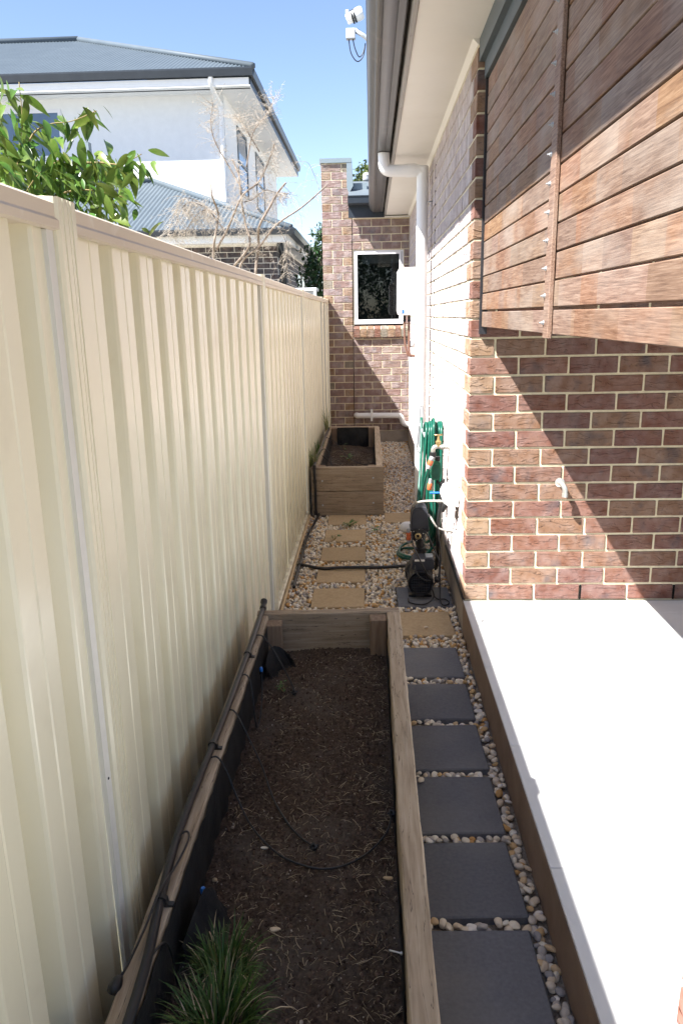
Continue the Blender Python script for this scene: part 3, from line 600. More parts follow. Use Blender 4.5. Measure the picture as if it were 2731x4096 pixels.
for (x, y, r, sc, mt, lab) in ((.032, 1.555, .011, (1, .8, .7), 'pebble', 'tan stone on the soil next to the right sleeper'), (-.225, 1.40, .011, (1.4, .7, .6), 'pebble', 'oblong pale stone half sunk in the planter soil'), (-.285, 1.66, .008, (1.3, .7, .6), 'pebble', 'pale chip of stone under the curved drip tube'), (-.39, 1.545, .008, (.8, 1, .8), 'paver_beige', 'small brick-orange stone against the left liner')):
    o = bpy.data.objects.new('soil_stone', raw_mesh('soil_stone', random.choice(PSH1), IF1, mt)); o.location = (x, y, soil_z(x, y) + .005); o.scale = [r * s for s in sc]; link(o); tag(o, lab, 'stone')

# irrigation in the near planter
irr = thing('irrigation_pipe', 'black poly irrigation pipe clipped along the top of the left sleeper', 'pipe', (0, 0, 0))
MB().tube(curve([(-.418, .6, .414), (-.421, 1.066, .414), (-.437, 1.259, .414), (-.452, 1.45, .414), (-.453, 1.652, .414), (-.449, 1.862, .414), (-.445, 2.10, .414), (-.444, 2.576, .414), (-.447, 2.80, .414), (-.447, 2.885, .416)]), .0098, 10).build('pipe', 'black_plastic', irr, True)
MB().lathe([(0, 0), (.013, 0), (.0135, .01), (.011, .014), (.011, .03), (.014, .034), (.014, .046), (.009, .05), (0, .05)], (-.447, 2.87, .416), (0, 1, .5), 14).build('end_clamp', 'black_plastic', irr, True, 40)
for y, x in ((1.285, -.438), (1.865, -.449), (2.45, -.444)):
    MB().prism([(x - .013, .402), (x - .012, .420), (x - .006, .4262), (x + .006, .4262), (x + .013, .420), (x + .015, .408), (x + .026, .407), (x + .026, .402)], 1, y - .006, y + .006).build('pipe_clip', 'black_plastic', irr)
def drip(pts, label, end=None, r=.0026, step=7):
    t = thing('drip_tube', label, 'tube', (0, 0, 0), 'drip tubes in the near planter'); P = curve(pts, step)
    MB().tube(P, r, 7).build('tube', 'black_plastic', t, True)
    if end == 'dripper':
        p = P[-1]; MB().lathe([(0, -.012), (.004, -.012), (.0045, -.004), (.009, -.003), (.0095, .003), (.006, .006), (.0025, .012), (.002, .03), (0, .031)], p, (0.2, .1, -1), 12).build('dripper', 'black_plastic', t, True, 40)
        MB().tube([p + Vector((-.012, -.004, .004)), p + Vector((.012, .006, .002))], .0022, 6).build('nozzle', 'black_plastic', t, True)
    if end == 'bulb':
        p = P[-1]; MB().lathe([(0, -.004), (.006, -.002), (.009, .004), (.0115, .012), (.0125, .020), (.010, .028), (0, .031)], p, (-.25, -.9, -.3), 14).build('dripper', 'black_plastic', t, True)
    return t
drip([(-.444, 2.06, .412), (-.425, 2.055, .414), (-.405, 2.04, .395), (-.375, 2.02, .34), (-.33, 1.96, .285), (-.281, 1.842, .255), (-.217, 1.727, .247), (-.155, 1.655, .25)], 'shorter black drip tube curving down to mid soil dripper', 'dripper')
drip([(-.450, 1.80, .412), (-.425, 1.805, .414), (-.40, 1.79, .385), (-.375, 1.77, .33), (-.335, 1.73, .27), (-.282, 1.67, .25), (-.222, 1.615, .247), (-.141, 1.583, .246), (-.074, 1.596, .246), (-.012, 1.642, .25), (.033, 1.71, .256), (.047, 1.765, .27)], 'long black drip tube sweeping across the soil to the right sleeper', 'dripper')
drip([(-.451, 1.455, .414), (-.443, 1.483, .42), (-.430, 1.487, .422), (-.423, 1.462, .42), (-.430, 1.391, .418), (-.441, 1.293, .431), (-.449, 1.206, .418), (-.459, 1.125, .411), (-.466, 1.105, .407)], 'drip tube looped back on the sleeper, ending in a round emitter', 'bulb')
drip([(-.425, 1.085, .414), (-.423, 1.12, .417), (-.413, 1.165, .413), (-.405, 1.19, .40), (-.400, 1.205, .36), (-.395, 1.21, .28)], 'short drip tube dropping over the sleeper beside the grass')
drip([(-.446, 2.605, .412), (-.43, 2.612, .415), (-.41, 2.607, .41), (-.375, 2.585, .375), (-.33, 2.55, .31), (-.292, 2.50, .258), (-.286, 2.475, .25)], 'drip tube arching off the sleeper near the end board', 'dripper')
drip([(-.447, 2.27, .412), (-.428, 2.285, .418), (-.41, 2.275, .405), (-.398, 2.25, .36), (-.39, 2.225, .29), (-.386, 2.235, .252), (-.383, 2.30, .26), (-.392, 2.42, .30), (-.398, 2.45, .345)], 'drip tube hanging in a tight loop against the liner')
def blue_cap(x, y, z, label):
    t = thing('dripper_stake', label, 'dripper', (x, y, z - .08))
    MB().lathe([(0, 0), (.003, .0), (.004, .07), (.007, .072), (.0075, .082), (0, .083)], (0, 0, 0), (0, 0, 1), 10).build('stake', 'black_plastic', t, True, 40)
    MB().lathe([(.0062, .083), (.0065, .094), (.004, .098), (0, .098)], (0, 0, 0), (0, 0, 1), 10).build('cap', 'plastic_blue', t, True, 40)
blue_cap(-.385, 1.415, .315, 'blue-capped dripper stake against the liner behind the grass')
blue_cap(-.398, 2.45, .345, 'blue-capped dripper stake in the far left planter corner')

# grass tufts
def blades(n, spread, hmin, hmax, w, seed, lean=1.0, flat=.9):
    rr = random.Random(seed); Vs, Fs, As = [], [], []; nb = 0
    for _ in range(n):
        a = rr.uniform(0, 6.28); d = spread * math.sqrt(rr.random()); bx, by = d * math.cos(a), d * math.sin(a); az = a + rr.uniform(-.7, .7); h = rr.uniform(hmin, hmax); ln = rr.uniform(.25, 1.0) * lean; ww = w * rr.uniform(.6, 1.2)
        K = 6; px, pz = 0.0, 0.0; ang = math.pi / 2 - .12 * ln; rn = rr.random()
        for k in range(K + 1):
            t = k / K; wk = ww * (1 - t ** 2 * .95); cx, cy_ = bx + px * math.cos(az), by + px * math.sin(az)
            Vs += [(cx - math.sin(az) * wk, cy_ + math.cos(az) * wk, pz), (cx + math.sin(az) * wk, cy_ - math.cos(az) * wk, pz)]; As += [rn, rn]
            px += math.cos(ang) * h / K; pz += math.sin(ang) * h / K; ang -= ln * flat * (.16 + .30 * t)
        for k in range(K): q = nb + 2 * k; Fs.append((q, q + 1, q + 3, q + 2))
        nb += 2 * (K + 1)
    return np.array(Vs), np.array(Fs), np.array(As)
def tuft(loc, label, n, spread, hmin, hmax, w, seed, mat='grass', dry=40, lean=1.0, cat='grass', name='grass_tuft'):
    t = thing(name, label, cat, loc)
    V, F, A = blades(n, spread, hmin, hmax, w, seed, lean); link(bpy.data.objects.new('blades', raw_mesh('blades', V, F, mat, A, False)), t)
    if dry:
        V, F, A = blades(dry, spread * 1.1, hmin * .8, hmax * .95, w * .8, seed + 5, lean * 1.1); link(bpy.data.objects.new('dry_blades', raw_mesh('dry_blades', V, F, 'straw', A, False)), t)
tuft((-.315, 1.275, .235), 'smaller dark green grass tuft, farther from the camera', 200, .05, .055, .12, .0021, 3, dry=34, lean=1.7)
tuft((-.30, 1.135, .235), 'larger dark green grass tuft in the bottom foreground', 290, .062, .07, .145, .0023, 4, dry=44, lean=1.7)
# ================================================================ OUR HOUSE
house = thing('brick_house', 'single-storey red-brown brick house with eaves along the right side', 'house', (0, 0, 0))
XC, YW, YF, CR = .462, 3.599, 9.424, .086
BT = .0105     # joint
BMESH = {}
def bmesh_for(L, D, mat):
    k = (round(L, 3), round(D, 3), mat)
    if k not in BMESH:
        BMESH[k] = [MB().cbox(-L / 2, L / 2, 0, D, -.0378, .0378, .0028, .0012).mesh('brick', mat) for _ in range(3)]
    return random.choice(BMESH[k])
nbrick = 0
def brick(parent, x, y, z, L, D, facing, mat='brick', off=None):
    global nbrick
    o = bpy.data.objects.new('brick', bmesh_for(L, D, mat)); o.location = (x, y, z)
    if facing == 'x': o.rotation_euler = (0, 0, -math.pi / 2)     # faces -X, length along Y
    link(o, parent); nbrick += 1
def segs(x0, x1, first, L=.2195):
    out = []; x = x0; l = first
    while x < x1 - .02:
        e = min(x + l, x1)
        if x1 - e < .03: e = x1
        out.append((x, e)); x = e + BT; l = L
    return out
NR = 29
# --- side wall
side = MB().box(XC + .0055, XC + .12, YW + .008, YF + .1, SLAB - .002, 2.70).build('wall', 'mortar', house)
joined = MB()
for n in range(NR):
    z = SLAB + n * CR + CR / 2
    st = YW + (.2195 if n % 2 == 0 else .109) + BT
    for k, (a, b) in enumerate(segs(st, YF - .002, .2195)):
        if a < 5.74 < b: cut = [(a, 5.734), (5.748, b)]
        else: cut = [(a, b)]
        for (p, q) in cut:
            if q - p < .012: continue
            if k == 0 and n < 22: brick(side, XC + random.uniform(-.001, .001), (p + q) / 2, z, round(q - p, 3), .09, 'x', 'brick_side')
            else: joined.cbox(XC + random.uniform(-.0012, .0012), XC + .09, p, q, z - .0378, z + .0378, .0028, .001, random.random())
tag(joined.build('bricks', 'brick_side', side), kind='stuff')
MB().box(XC - .0006, XC + .02, 5.7355, 5.7465, SLAB, 2.6).build('control_joint', 'void_black', side)
MB().box(XC - .006, XC + .3, YW - .001, YF + .1, -.03, SLAB - .004).build('footing', 'concrete', house)
MB().box(XC - .0085, XC + .02, YW + .02, YW + .95, SLAB - .012, SLAB - .001).build('damp_course', 'black_plastic', house)
# --- porch wall (faces the camera)
front = MB().box(XC + .008, 4.0, YW + .0055, YW + .12, SLAB - .002, 2.72).build('wall', 'mortar', house)
joined = MB(); BL = .2195
for n in range(NR):
    z = SLAB + n * CR + CR / 2
    first = .109 if n % 2 == 0 else .2195
    for k, (a, b) in enumerate(segs(XC, 3.9, first)):
        if k == 0:
            tan = n % 2 == 0
            brick(front, (a + b) / 2, YW + random.uniform(-.001, .001), z, round(b - a, 3), .2195 if n % 2 == 0 else .109, 'y', 'brick_tan' if tan else 'brick')
        elif n < 17 and a < 1.62: brick(front, (a + b) / 2, YW + random.uniform(-.0012, .0012), z, round(b - a, 3), .09, 'y')
        else: joined.cbox(a, b, YW, YW + .09, z - .0378, z + .0378, .0028, .001, random.random())
tag(joined.build('bricks', 'brick', front), kind='stuff')
for wx in (XC + .109 + BT + 2 * (BL + BT) - BT / 2, XC + .109 + BT + 5 * (BL + BT) - BT / 2 - (BL + BT)):
    MB().box(wx - .004, wx + .004, YW - .0008, YW + .03, SLAB + .004, SLAB + .078).build('weep_hole', 'void_black', front)
# --- end wall with window, and the taller parapet pier at its left
WX0, WX1, WZ0, WZ1 = -.196, .396, 1.452, 2.312
endw = MB()
endw.box(-.555, -.2135, YF + .0055, YF + .12, SLAB - .3, 3.268)
endw.box(-.2028, WX0, YF + .0055, YF + .12, SLAB - .002, 2.70); endw.box(WX1, XC + .006, YF + .0055, YF + .12, SLAB - .002, 2.70)
endw.box(WX0, WX1, YF + .0055, YF + .12, SLAB - .002, WZ0 - .11); endw.box(WX0, WX1, YF + .0055, YF + .12, WZ1, 2.70)
endw = endw.build('wall', 'mortar', house)
for n in range(36):
    z = SLAB + n * CR + CR / 2
    for k, (a, b) in enumerate(segs(-.559, -.2095, .109 if n % 2 == 0 else .2295)):
        brick(endw, (a + b) / 2, YF + random.uniform(-.001, .001), z, round(b - a, 3), .09, 'y', 'brick_tan' if (b - a < .13 and random.random() < .8) else 'brick_end_hazed')
for n in range(NR):
    z = SLAB + n * CR + CR / 2
    for k, (a, b) in enumerate(segs(-.2065, XC - .003, .109 if n % 2 else .2195)):
        pieces = [(a, b)]
        if WZ0 - .12 < z < WZ1 - .01:
            pieces = []
            if a < WX0 - .03: pieces.append((a, min(b, WX0 - .004)))
            if b > WX1 + .02: pieces.append((max(a, WX1 + .006), b))
        for (p, q) in pieces:
            if q - p > .025: brick(endw, (p + q) / 2, YF + random.uniform(-.001, .001), z, round(q - p, 3), .09, 'y', 'brick_end_hazed')
for wx in (.21,): MB().box(wx - .004, wx + .004, YF - .0008, YF + .03, SLAB + .004, SLAB + .078).build('weep_hole', 'void_black', endw)
MB().box(-.2133, -.2062, YF - .0006, YF + .03, SLAB, 2.66).build('control_joint', 'void_black', endw)
MB().box(-.57, XC - .007, YF - .006, YF + .1, -.03, SLAB - .004).build('footing', 'concrete', house)
# sill of sloped rowlock bricks
for k in range(8):
    x0 = -.203 + k * .0825; m = MB(); x1 = x0 + .0725
    m.prism([(YF - .042, 1.312), (YF - .042, 1.408), (YF + .02, 1.448), (YF + .05, 1.448), (YF + .05, 1.312)], 0, x0, x1)
    o = m.build('sill_brick', 'brick_tan' if k % 3 else 'brick', endw)
MB().prism([(YF - .035, 1.318), (YF - .035, 1.404), (YF + .02, 1.440), (YF + .05, 1.440), (YF + .05, 1.318)], 0, -.200, .455).build('sill_mortar', 'mortar', endw)
win = thing('x', 'x', 'x'); bpy.data.objects.remove(win)
win = MB(); fy0, fy1 = YF + .012, YF + .075
win.box(WX0 + .002, WX1 - .002, fy0, fy1, WZ1 - .045, WZ1 - .002); win.box(WX0 + .002, WX1 - .002, fy0 - .01, fy1, WZ0 + .012, WZ0 + .066)
win.box(WX0 + .002, WX0 + .044, fy0, fy1, WZ0 + .066, WZ1 - .045); win.box(WX1 - .05, WX1 - .002, fy0, fy1, WZ0 + .066, WZ1 - .045)
win = win.build('window', 'white_aluminium', house)
MB().box(WX0 + .04, WX1 - .048, YF + .04, YF + .045, WZ0 + .062, WZ1 - .043).build('pane', 'glass', win)
m = MB()
for (a, b, c, d) in ((WX0 + .018, WX0 + .024, WZ0 + .03, WZ1 - .02), (WX1 - .026, WX1 - .02, WZ0 + .03, WZ1 - .02)): m.box(a, b, fy0 - .0015, fy0 + .002, c, d)
m.build('frame_groove', 'void_black', win)
MB().box(WX0 + .1, WX1 - .05, YF + .062, YF + .07, 2.165, WZ1 - .045).build('roller_blind', 'blind', win)
MB().tube([(WX1 - .11, YF + .06, 2.07), (WX1 - .108, YF + .06, 1.60)], .002, 6).build('blind_chain', 'white_paint', win)
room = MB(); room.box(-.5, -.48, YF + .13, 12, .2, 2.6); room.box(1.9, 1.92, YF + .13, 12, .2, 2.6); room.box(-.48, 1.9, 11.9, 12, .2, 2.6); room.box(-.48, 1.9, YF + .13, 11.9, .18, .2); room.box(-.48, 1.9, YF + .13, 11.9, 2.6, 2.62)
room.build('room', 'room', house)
# parapet capping
cap = MB(); cap.box(-.572, -.205, YF - .025, YF + .2, 3.270, 3.318); cap = cap.build('capping', 'capping', house)
MB().prism([(-.262, 3.268), (-.205, 3.318), (-.189, 3.02), (-.239, 2.935), (-.262, 3.0)], 1, YF - .022, YF + .2).build('side_capping', 'capping', house)
# --- eaves: soffit, fascia, gutter, roof
for a, b in ((-.25, 4.905), (4.907, 9.42)): MB().box(.187, .50, a, b, 2.690, 2.70).build('soffit', 'soffit', house)
MB().prism([(.44, 2.690), (.462, 2.668), (.467, 2.668), (.467, 2.690)], 1, 3.60, 9.41).build('soffit_bead', 'soffit', house)
MB().prism([(.170, 2.684), (.186, 2.684), (.190, 2.690), (.190, 2.86), (.170, 2.86), (.166, 2.80), (.160, 2.78), (.160, 2.772), (.168, 2.765)], 1, -.25, 9.36).build('fascia', 'fascia', house)
GP = [(.152, 2.86), (.152, 2.722), (.146, 2.716), (.118, 2.716), (.116, 2.719), (.112, 2.716), (.060, 2.714), (.058, 2.717), (.055, 2.714), (.040, 2.714), (.033, 2.718), (.030, 2.726), (.020, 2.732), (.008, 2.742), (.000, 2.756), (-.004, 2.772), (-.005, 2.785), (-.009, 2.788), (-.009, 2.800), (.002, 2.802), (.006, 2.798), (.006, 2.792), (.146, 2.84)]
MB().prism(GP, 1, -.25, 9.30).build('gutter', 'gutter', house, True, 35)
# return of fascia and gutter at the far end
MB().box(-.245, .168, YF - .10, YF - .082, 2.662, 2.83).build('fascia', 'gutter_navy', house)
MB().prism([(YF - .102, 2.79), (YF - .21, 2.79), (YF - .225, 2.805), (YF - .228, 2.87), (YF - .235, 2.875), (YF - .235, 2.886), (YF - .215, 2.886), (YF - .102, 2.88)], 0, -.248, .018).build('gutter', 'gutter_navy', house)
MB().box(-.2, .46, YF - .08, YF + .004, 2.666, 2.676).build('soffit', 'soffit', house)
rf = MB().add([(-.244, YF - .2, 2.885), (.60, YF - .2, 2.885), (.60, YF + .42, 3.135), (-.244, YF + .42, 3.135), (-.244, YF - .2, 2.865), (.60, YF - .2, 2.865), (.60, YF + .42, 3.115), (-.244, YF + .42, 3.115)],
              [(0, 1, 2, 3), (7, 6, 5, 4), (0, 4, 5, 1), (1, 5, 6, 2), (2, 6, 7, 3), (3, 7, 4, 0)]).build('roof', 'roof_near', house)
MB().box(-.2, -.03, YF + .06, YF + .2, 2.98, 3.06).build('flashing', 'capping', rf)
MB().lathe([(.03, 0), (.03, .12), (.05, .13), (.055, .15), (.05, .17), (.055, .18), (.04, .21), (0, .22)], (-.03, YF + .45, 3.02), (0, 0, 1), 14).build('roof_vent', 'plastic_grey', rf, True, 40)
MB().add([(.006, -.25, 2.845), (4.4, -.25, 4.55), (4.4, 9.3, 4.55), (.006, 9.3, 2.845), (.006, -.25, 2.815), (4.4, -.25, 4.52), (4.4, 9.3, 4.52), (.006, 9.3, 2.815)],
         [(0, 1, 2, 3), (7, 6, 5, 4), (0, 4, 5, 1), (1, 5, 6, 2), (2, 6, 7, 3), (3, 7, 4, 0)]).build('roof', 'roof_near', house)
MB().box(.50, 4.4, -.25, YW + .01, 2.705, 2.72).build('porch_ceiling', 'soffit', house)
# beam over the porch screen
bm_ = MB(); bm_.box(.468, .60, .5, YW - .002, 2.60, 2.689); bm_.box(.492, .60, .5, YW - .002, 2.535, 2.60); bm_.build('beam', 'beam', house)
# brick pier carrying the beam, at the right edge of the picture
pier = MB().box(.5, .82, .70, 1.012, SLAB, 2.53).build('pier', 'mortar', house)
pj_ = MB()
for n in range(27):
    z = SLAB + n * CR + CR / 2
    for (a, b) in segs(.697, 1.016, .2 if n % 2 else .109): pj_.cbox(.4945, .60, a, b, z - .0378, z + .0378, .0028, .001, random.random())
    for (a, b) in segs(.602 + BT, .825, .2 if n % 2 else .109): pj_.cbox(a, b, .95, 1.018, z - .0378, z + .0378, .0028, .001, random.random())
tag(pj_.build('bricks', 'brick', pier), kind='stuff')
# downpipe: outlet, swan neck, drop
DY = 6.0
dp = MB().tube(curve([(.106, DY, 2.712), (.107, DY, 2.66), (.112, DY, 2.618), (.132, DY, 2.596), (.17, DY, 2.590), (.25, DY, 2.589), (.335, DY, 2.588), (.368, DY, 2.582), (.385, DY, 2.562), (.388, DY, 2.53), (.388, DY, 1.5), (.388, DY, .0)], 6), .0425, 20).build('downpipe', 'white_pvc', house, True)
for z in (2.40,): MB().lathe([(.0435, -.02), (.0445, -.02), (.0445, .02), (.0435, .02)], (.388, DY, z), (0, 0, 1), 20).build('pipe_bracket', 'white_pvc', dp, True, 40)
MB().tube([(.40, DY - .02, 2.37), (XC, DY - .02, 2.37)], .004, 6).build('pipe_bracket', 'galv', dp, True)
MB().lathe([(.0435, -.035), (.0462, -.035), (.0462, .035), (.0435, .035)], (.30, DY, 2.589), (1, 0, 0), 20).build('pipe_collar', 'white_pvc', dp, True, 40)
# waste pipe on the end wall
wp = MB().tube(curve([(-.18, YF + .02, .366), (-.18, YF - .04, .366), (-.172, YF - .062, .366), (-.15, YF - .07, .366), (-.1, YF - .07, .366), (.1, YF - .07, .365), (.30, YF - .07, .363), (.345, YF - .07, .358), (.372, YF - .07, .335), (.385, YF - .07, .295), (.405, YF - .07, .262), (.44, YF - .07, .248), (.47, YF - .07, .246)], 5), .034, 16).build('waste_pipe', 'white_pvc', house, True)
MB().box(-.007, .019, YF - .108, YF - .002, .30, .435).build('pipe_clip', 'white_paint', wp)
# ================================================================ TIMBER SCREEN
screen = thing('timber_screen', 'slatted hardwood privacy screen hanging beside the porch', 'screen', (.505, 2.3, 1.5))
sc = Vector(screen.location)
def sbuild(mb, *a, **k):
    mb.v = [tuple(Vector(p) - sc) for p in mb.v]; return mb.build(*a, **k)
zt = 2.53; pitch = .0735; z = 1.583
tb = MB(); za, zb = 1.508, 1.575
sbuild(MB().cbox(.506, .525, .72, 3.572, 1.509, 1.5745, .002, .0), 'board', 'merbau', screen)
while z < 2.50:
    h = min(.0692, zt - z)
    tilt = random.uniform(-.0015, .0015)
    sbuild(MB().cbox(.506 + tilt, .525 + tilt, .72, 3.572, z, z + h, .002, .0006), 'board', 'merbau', screen); z += pitch
bat = sbuild(MB().cbox(.4915, .5045, 2.185, 2.246, 1.497, 2.53, .002, .0), 'batten', 'merbau', screen)
z = 1.54
while z < 2.5:
    m = MB().lathe([(.007, 0), (.007, .0015), (.0045, .0015), (.0045, .006), (.002, .006), (.002, .012), (0, .012)], (.4915, 2.236, z), (-1, 0, 0), 8)
    sbuild(m, 'bolt', 'galv', screen); z += pitch
sbuild(MB().prism([(.497, YW - .026), (.530, YW - .026), (.530, YW - .002), (.526, YW - .002), (.526, YW - .022), (.501, YW - .022), (.501, YW - .002), (.497, YW - .002)], 2, 1.476, 2.532), 'channel', 'black_metal', screen)
sbuild(MB().cbox(.5025, .5245, YW - .0215, YW - .004, 1.481, 1.505, .002), 'packer', 'plastic_orange', screen)
sbuild(MB().box(.60, .64, .72, 3.572, 2.40, 2.53), 'hanger_rail', 'merbau', screen)
# ================================================================ WALL FITTINGS
# water heater cabinet on the side wall
hw = thing('water_heater', 'white wall-mounted water heater beside the far window', 'heater', (.44, 7.65, 1.56))
def ch(root, mb, name, mat, smooth=False, sharp=None):
    o = Vector(root.location); mb.v = [tuple(Vector(p) - o) for p in mb.v]; return mb.build(name, mat, root, smooth, sharp)
ch(hw, MB().cbox(.300, .446, 7.5, 7.84, 1.562, 2.0, .006), 'body', 'white_paint')
ch(hw, MB().prism([(.262, 1.60), (.272, 1.568), (.299, 1.558), (.299, 2.008), (.285, 2.008), (.264, 1.972)], 1, 7.494, 7.846), 'front_cover', 'white_paint')
ch(hw, MB().lathe([(.0, -.006), (.012, -.004), (.012, .004), (0, .006)], (.259, 7.6, 1.95), (1, 0, 0), 10), 'catch', 'plastic_grey')
ch(hw, MB().box(.446, .4615, 7.53, 7.81, 1.60, 1.97), 'wall_plate', 'plastic_grey')
for z0 in (1.60, 1.67): ch(hw, MB().box(.281, .285, 7.492, 7.4935, z0, z0 + .05), 'vent_slot', 'void_black')
ch(hw, MB().box(.306, .322, 7.4975, 7.4995, 1.578, 1.612), 'badge', 'plastic_blue')
ch(hw, MB().box(.31, .42, 7.4980, 7.4996, 1.69, 1.82), 'label_plate', 'soffit')
ch(hw, MB().tube(curve([(.33, 7.6, 1.565), (.33, 7.6, 1.50), (.332, 7.6, 1.38), (.338, 7.6, 1.28), (.356, 7.6, 1.215), (.362, 7.6, 1.185), (.385, 7.6, 1.172), (.455, 7.6, 1.172)]), .009, 8), 'pipe', 'copper_brown', True)
ch(hw, MB().tube(curve([(.375, 7.6, 1.565), (.375, 7.6, 1.45), (.376, 7.6, 1.25), (.38, 7.6, 1.195), (.40, 7.6, 1.176), (.455, 7.61, 1.176)]), .011, 8), 'pipe', 'copper_brown', True)
for x in (.33, .375): ch(hw, MB().lathe([(.011, 0), (.015, .004), (.015, .022), (.011, .026), (.014, .03), (.014, .05), (.01, .055)], (x, 7.6, 1.50), (0, 0, 1), 10), 'valve', 'black_metal', True, 40)
ch(hw, MB().tube(curve([(.375, 7.60, 1.18), (.36, 7.58, 1.1), (.345, 7.6, .9), (.352, 7.6, .7), (.365, 7.6, .58)]), .0018, 5), 'wire', 'plastic_grey', True)
ch(hw, MB().lathe([(.0, 0), (.028, .0), (.032, .02), (.03, .06), (0, .065)], (.40, 7.63, 1.255), (0, 0, 1), 12), 'float_valve', 'white_pvc', True)

# pipe stub on the porch wall
st = thing('pipe_stub', 'capped metal pipe elbow sticking out of the sunlit porch brickwork', 'pipe fitting', (.905, YW, .77))
ch(st, MB().lathe([(0, 0), (.022, .0), (.023, .004), (.014, .007), (.0125, .008)], (.905, YW + .002, .772), (0, -1, 0), 18), 'flange', 'steel', True, 40)
ch(st, MB().tube(curve([(.905, YW, .772), (.907, YW - .03, .772), (.912, YW - .047, .766), (.918, YW - .055, .748), (.919, YW - .056, .722)], 5), .0125, 14), 'elbow', 'steel', True)
ch(st, MB().lathe([(.0, 0), (.0145, .0), (.0145, .018), (0, .018)], (.919, YW - .056, .713), (0, 0, 1), 14), 'collar', 'steel', True, 40)

# hose tap
tp = thing('garden_tap', 'brass-handled garden tap on the side wall above the hose', 'tap', (.45, 4.46, .8))
ch(tp, MB().lathe([(0, 0), (.026, 0), (.026, .004), (.013, .008), (.012, .03), (.016, .032), (.016, .05), (.013, .055)], (XC, 4.46, .803), (-1, 0, 0), 14), 'wall_flange', 'steel', True, 40)
ch(tp, MB().tube(curve([(.42, 4.46, .803), (.395, 4.46, .806), (.375, 4.46, .803), (.366, 4.46, .788), (.365, 4.46, .772)], 4), [.013] * 17, 12), 'spout', 'steel', True)
ch(tp, MB().lathe([(.014, 0), (.014, .018), (.017, .02), (.017, .032), (.010, .036), (.008, .048), (.006, .062), (0, .064)], (.396, 4.46, .806), (0, 0, 1), 12), 'bonnet', 'brass', True, 40)
ch(tp, MB().tube([(.374, 4.452, .876), (.396, 4.46, .874), (.418, 4.468, .876)], [.006, .0045, .006], 8), 'handle', 'brass', True)
ch(tp, MB().lathe([(.0, 0), (.017, 0), (.018, .01), (.018, .026), (.013, .03)], (.365, 4.46, .745), (0, 0, 1), 14), 'thread_adaptor', 'black_plastic', True, 40)
cn = thing('hose_connector', 'grey and orange hose connector clipped under the tap', 'connector', (.35, 4.46, .69))
dirn = Vector((-.33, 0, -.95))
p0 = Vector((.363, 4.455, .748))
ch(cn, MB().lathe([(.013, 0), (.016, .004), (.016, .022), (.014, .026)], p0, dirn, 14), 'nut', 'plastic_grey', True, 40)
ch(cn, MB().lathe([(.0155, .026), (.0165, .03), (.0165, .052), (.015, .056)], p0, dirn, 14), 'sleeve', 'plastic_orange', True, 40)
ch(cn, MB().lathe([(.0145, .056), (.015, .06), (.014, .078), (.009, .08)], p0, dirn, 14), 'collar', 'plastic_grey', True, 40)
tm = thing('tap_timer', 'dark green plastic tap timer hanging below the garden tap', 'timer', (.386, 4.5, .65))
ch(tm, MB().prism([(.362, .600), (.405, .594), (.412, .603), (.418, .66), (.412, .704), (.392, .715), (.368, .712), (.354, .69), (.355, .64)], 1, 4.485, 4.54), 'case', 'plastic_green')
ch(tm, MB().prism([(.372, .610), (.400, .606), (.406, .65), (.402, .69), (.372, .694), (.364, .66)], 1, 4.482, 4.4848), 'front_panel', 'hose_green')
ch(tm, MB().lathe([(0, 0), (.016, 0), (.018, .006), (.018, .028), (0, .028)], (.396, 4.51, .708), (0, 0, 1), 14), 'inlet', 'black_plastic', True, 40)
ch(tm, MB().lathe([(0, 0), (.009, .001), (.009, .03), (0, .03)], (.40, 4.51, .57), (0, 0, 1), 10), 'outlet', 'black_plastic', True, 40)

# hose hanger and coiled hose
hg = thing('hose_hanger', 'grey oval hose hanger bracket on the side wall beside the downpipe', 'bracket', (.45, 5.1, .8))
ch(hg, MB().tube(curve([(.325, 5.40, .64), (.338, 5.40, .78), (.345, 5.40, .90), (.35, 5.40, .935), (.36, 5.40, .94), (.366, 5.40, .90), (.366, 5.40, .76), (.365, 5.40, .62), (.352, 5.40, .60), (.33, 5.40, .62), (.325, 5.40, .64)]), .006, 8), 'rim', 'plastic_grey', True)
ch(hg, MB().box(.334, .358, 5.396, 5.402, .64, .92), 'plate', 'plastic_grey')
ch(hg, MB().cbox(.34, XC, 4.86, 5.40, .795, .815, .004), 'arm', 'plastic_grey')
hs = thing('garden_hose', 'green garden hose coiled in long loops on the side wall', 'hose', (.40, 4.9, .05))
hr = random.Random(11)
def hose_loop(x, yc, zt, zb, half, lean, tw):
    return [(x + lean, yc - half * .9, zb + .12), (x + lean * .5, yc - half, (zt + zb) / 2), (x, yc - half * .8, zt - .08), (x + .004, yc - half * .35, zt - .01), (x + .002, yc + half * .2, zt), (x - .004, yc + half * .75, zt - .07), (x + tw, yc + half, (zt + zb) / 2), (x + tw + lean, yc + half * .8, zb + .1), (x + lean + tw * .5, yc, zb)]
P = []
for i, (x, lean) in enumerate(((.352, -.05), (.372, -.02), (.384, .01), (.398, -.012), (.412, .004), (.424, .006), (.436, -.005), (.448, -.004))):
    P += hose_loop(x, 4.92 + hr.uniform(-.03, .03), .90 - abs(x - .395) * .45 + hr.uniform(-.012, .008), .06 + hr.uniform(-.02, .05), .085 + hr.uniform(-.02, .03), lean, hr.uniform(-.012, .012))
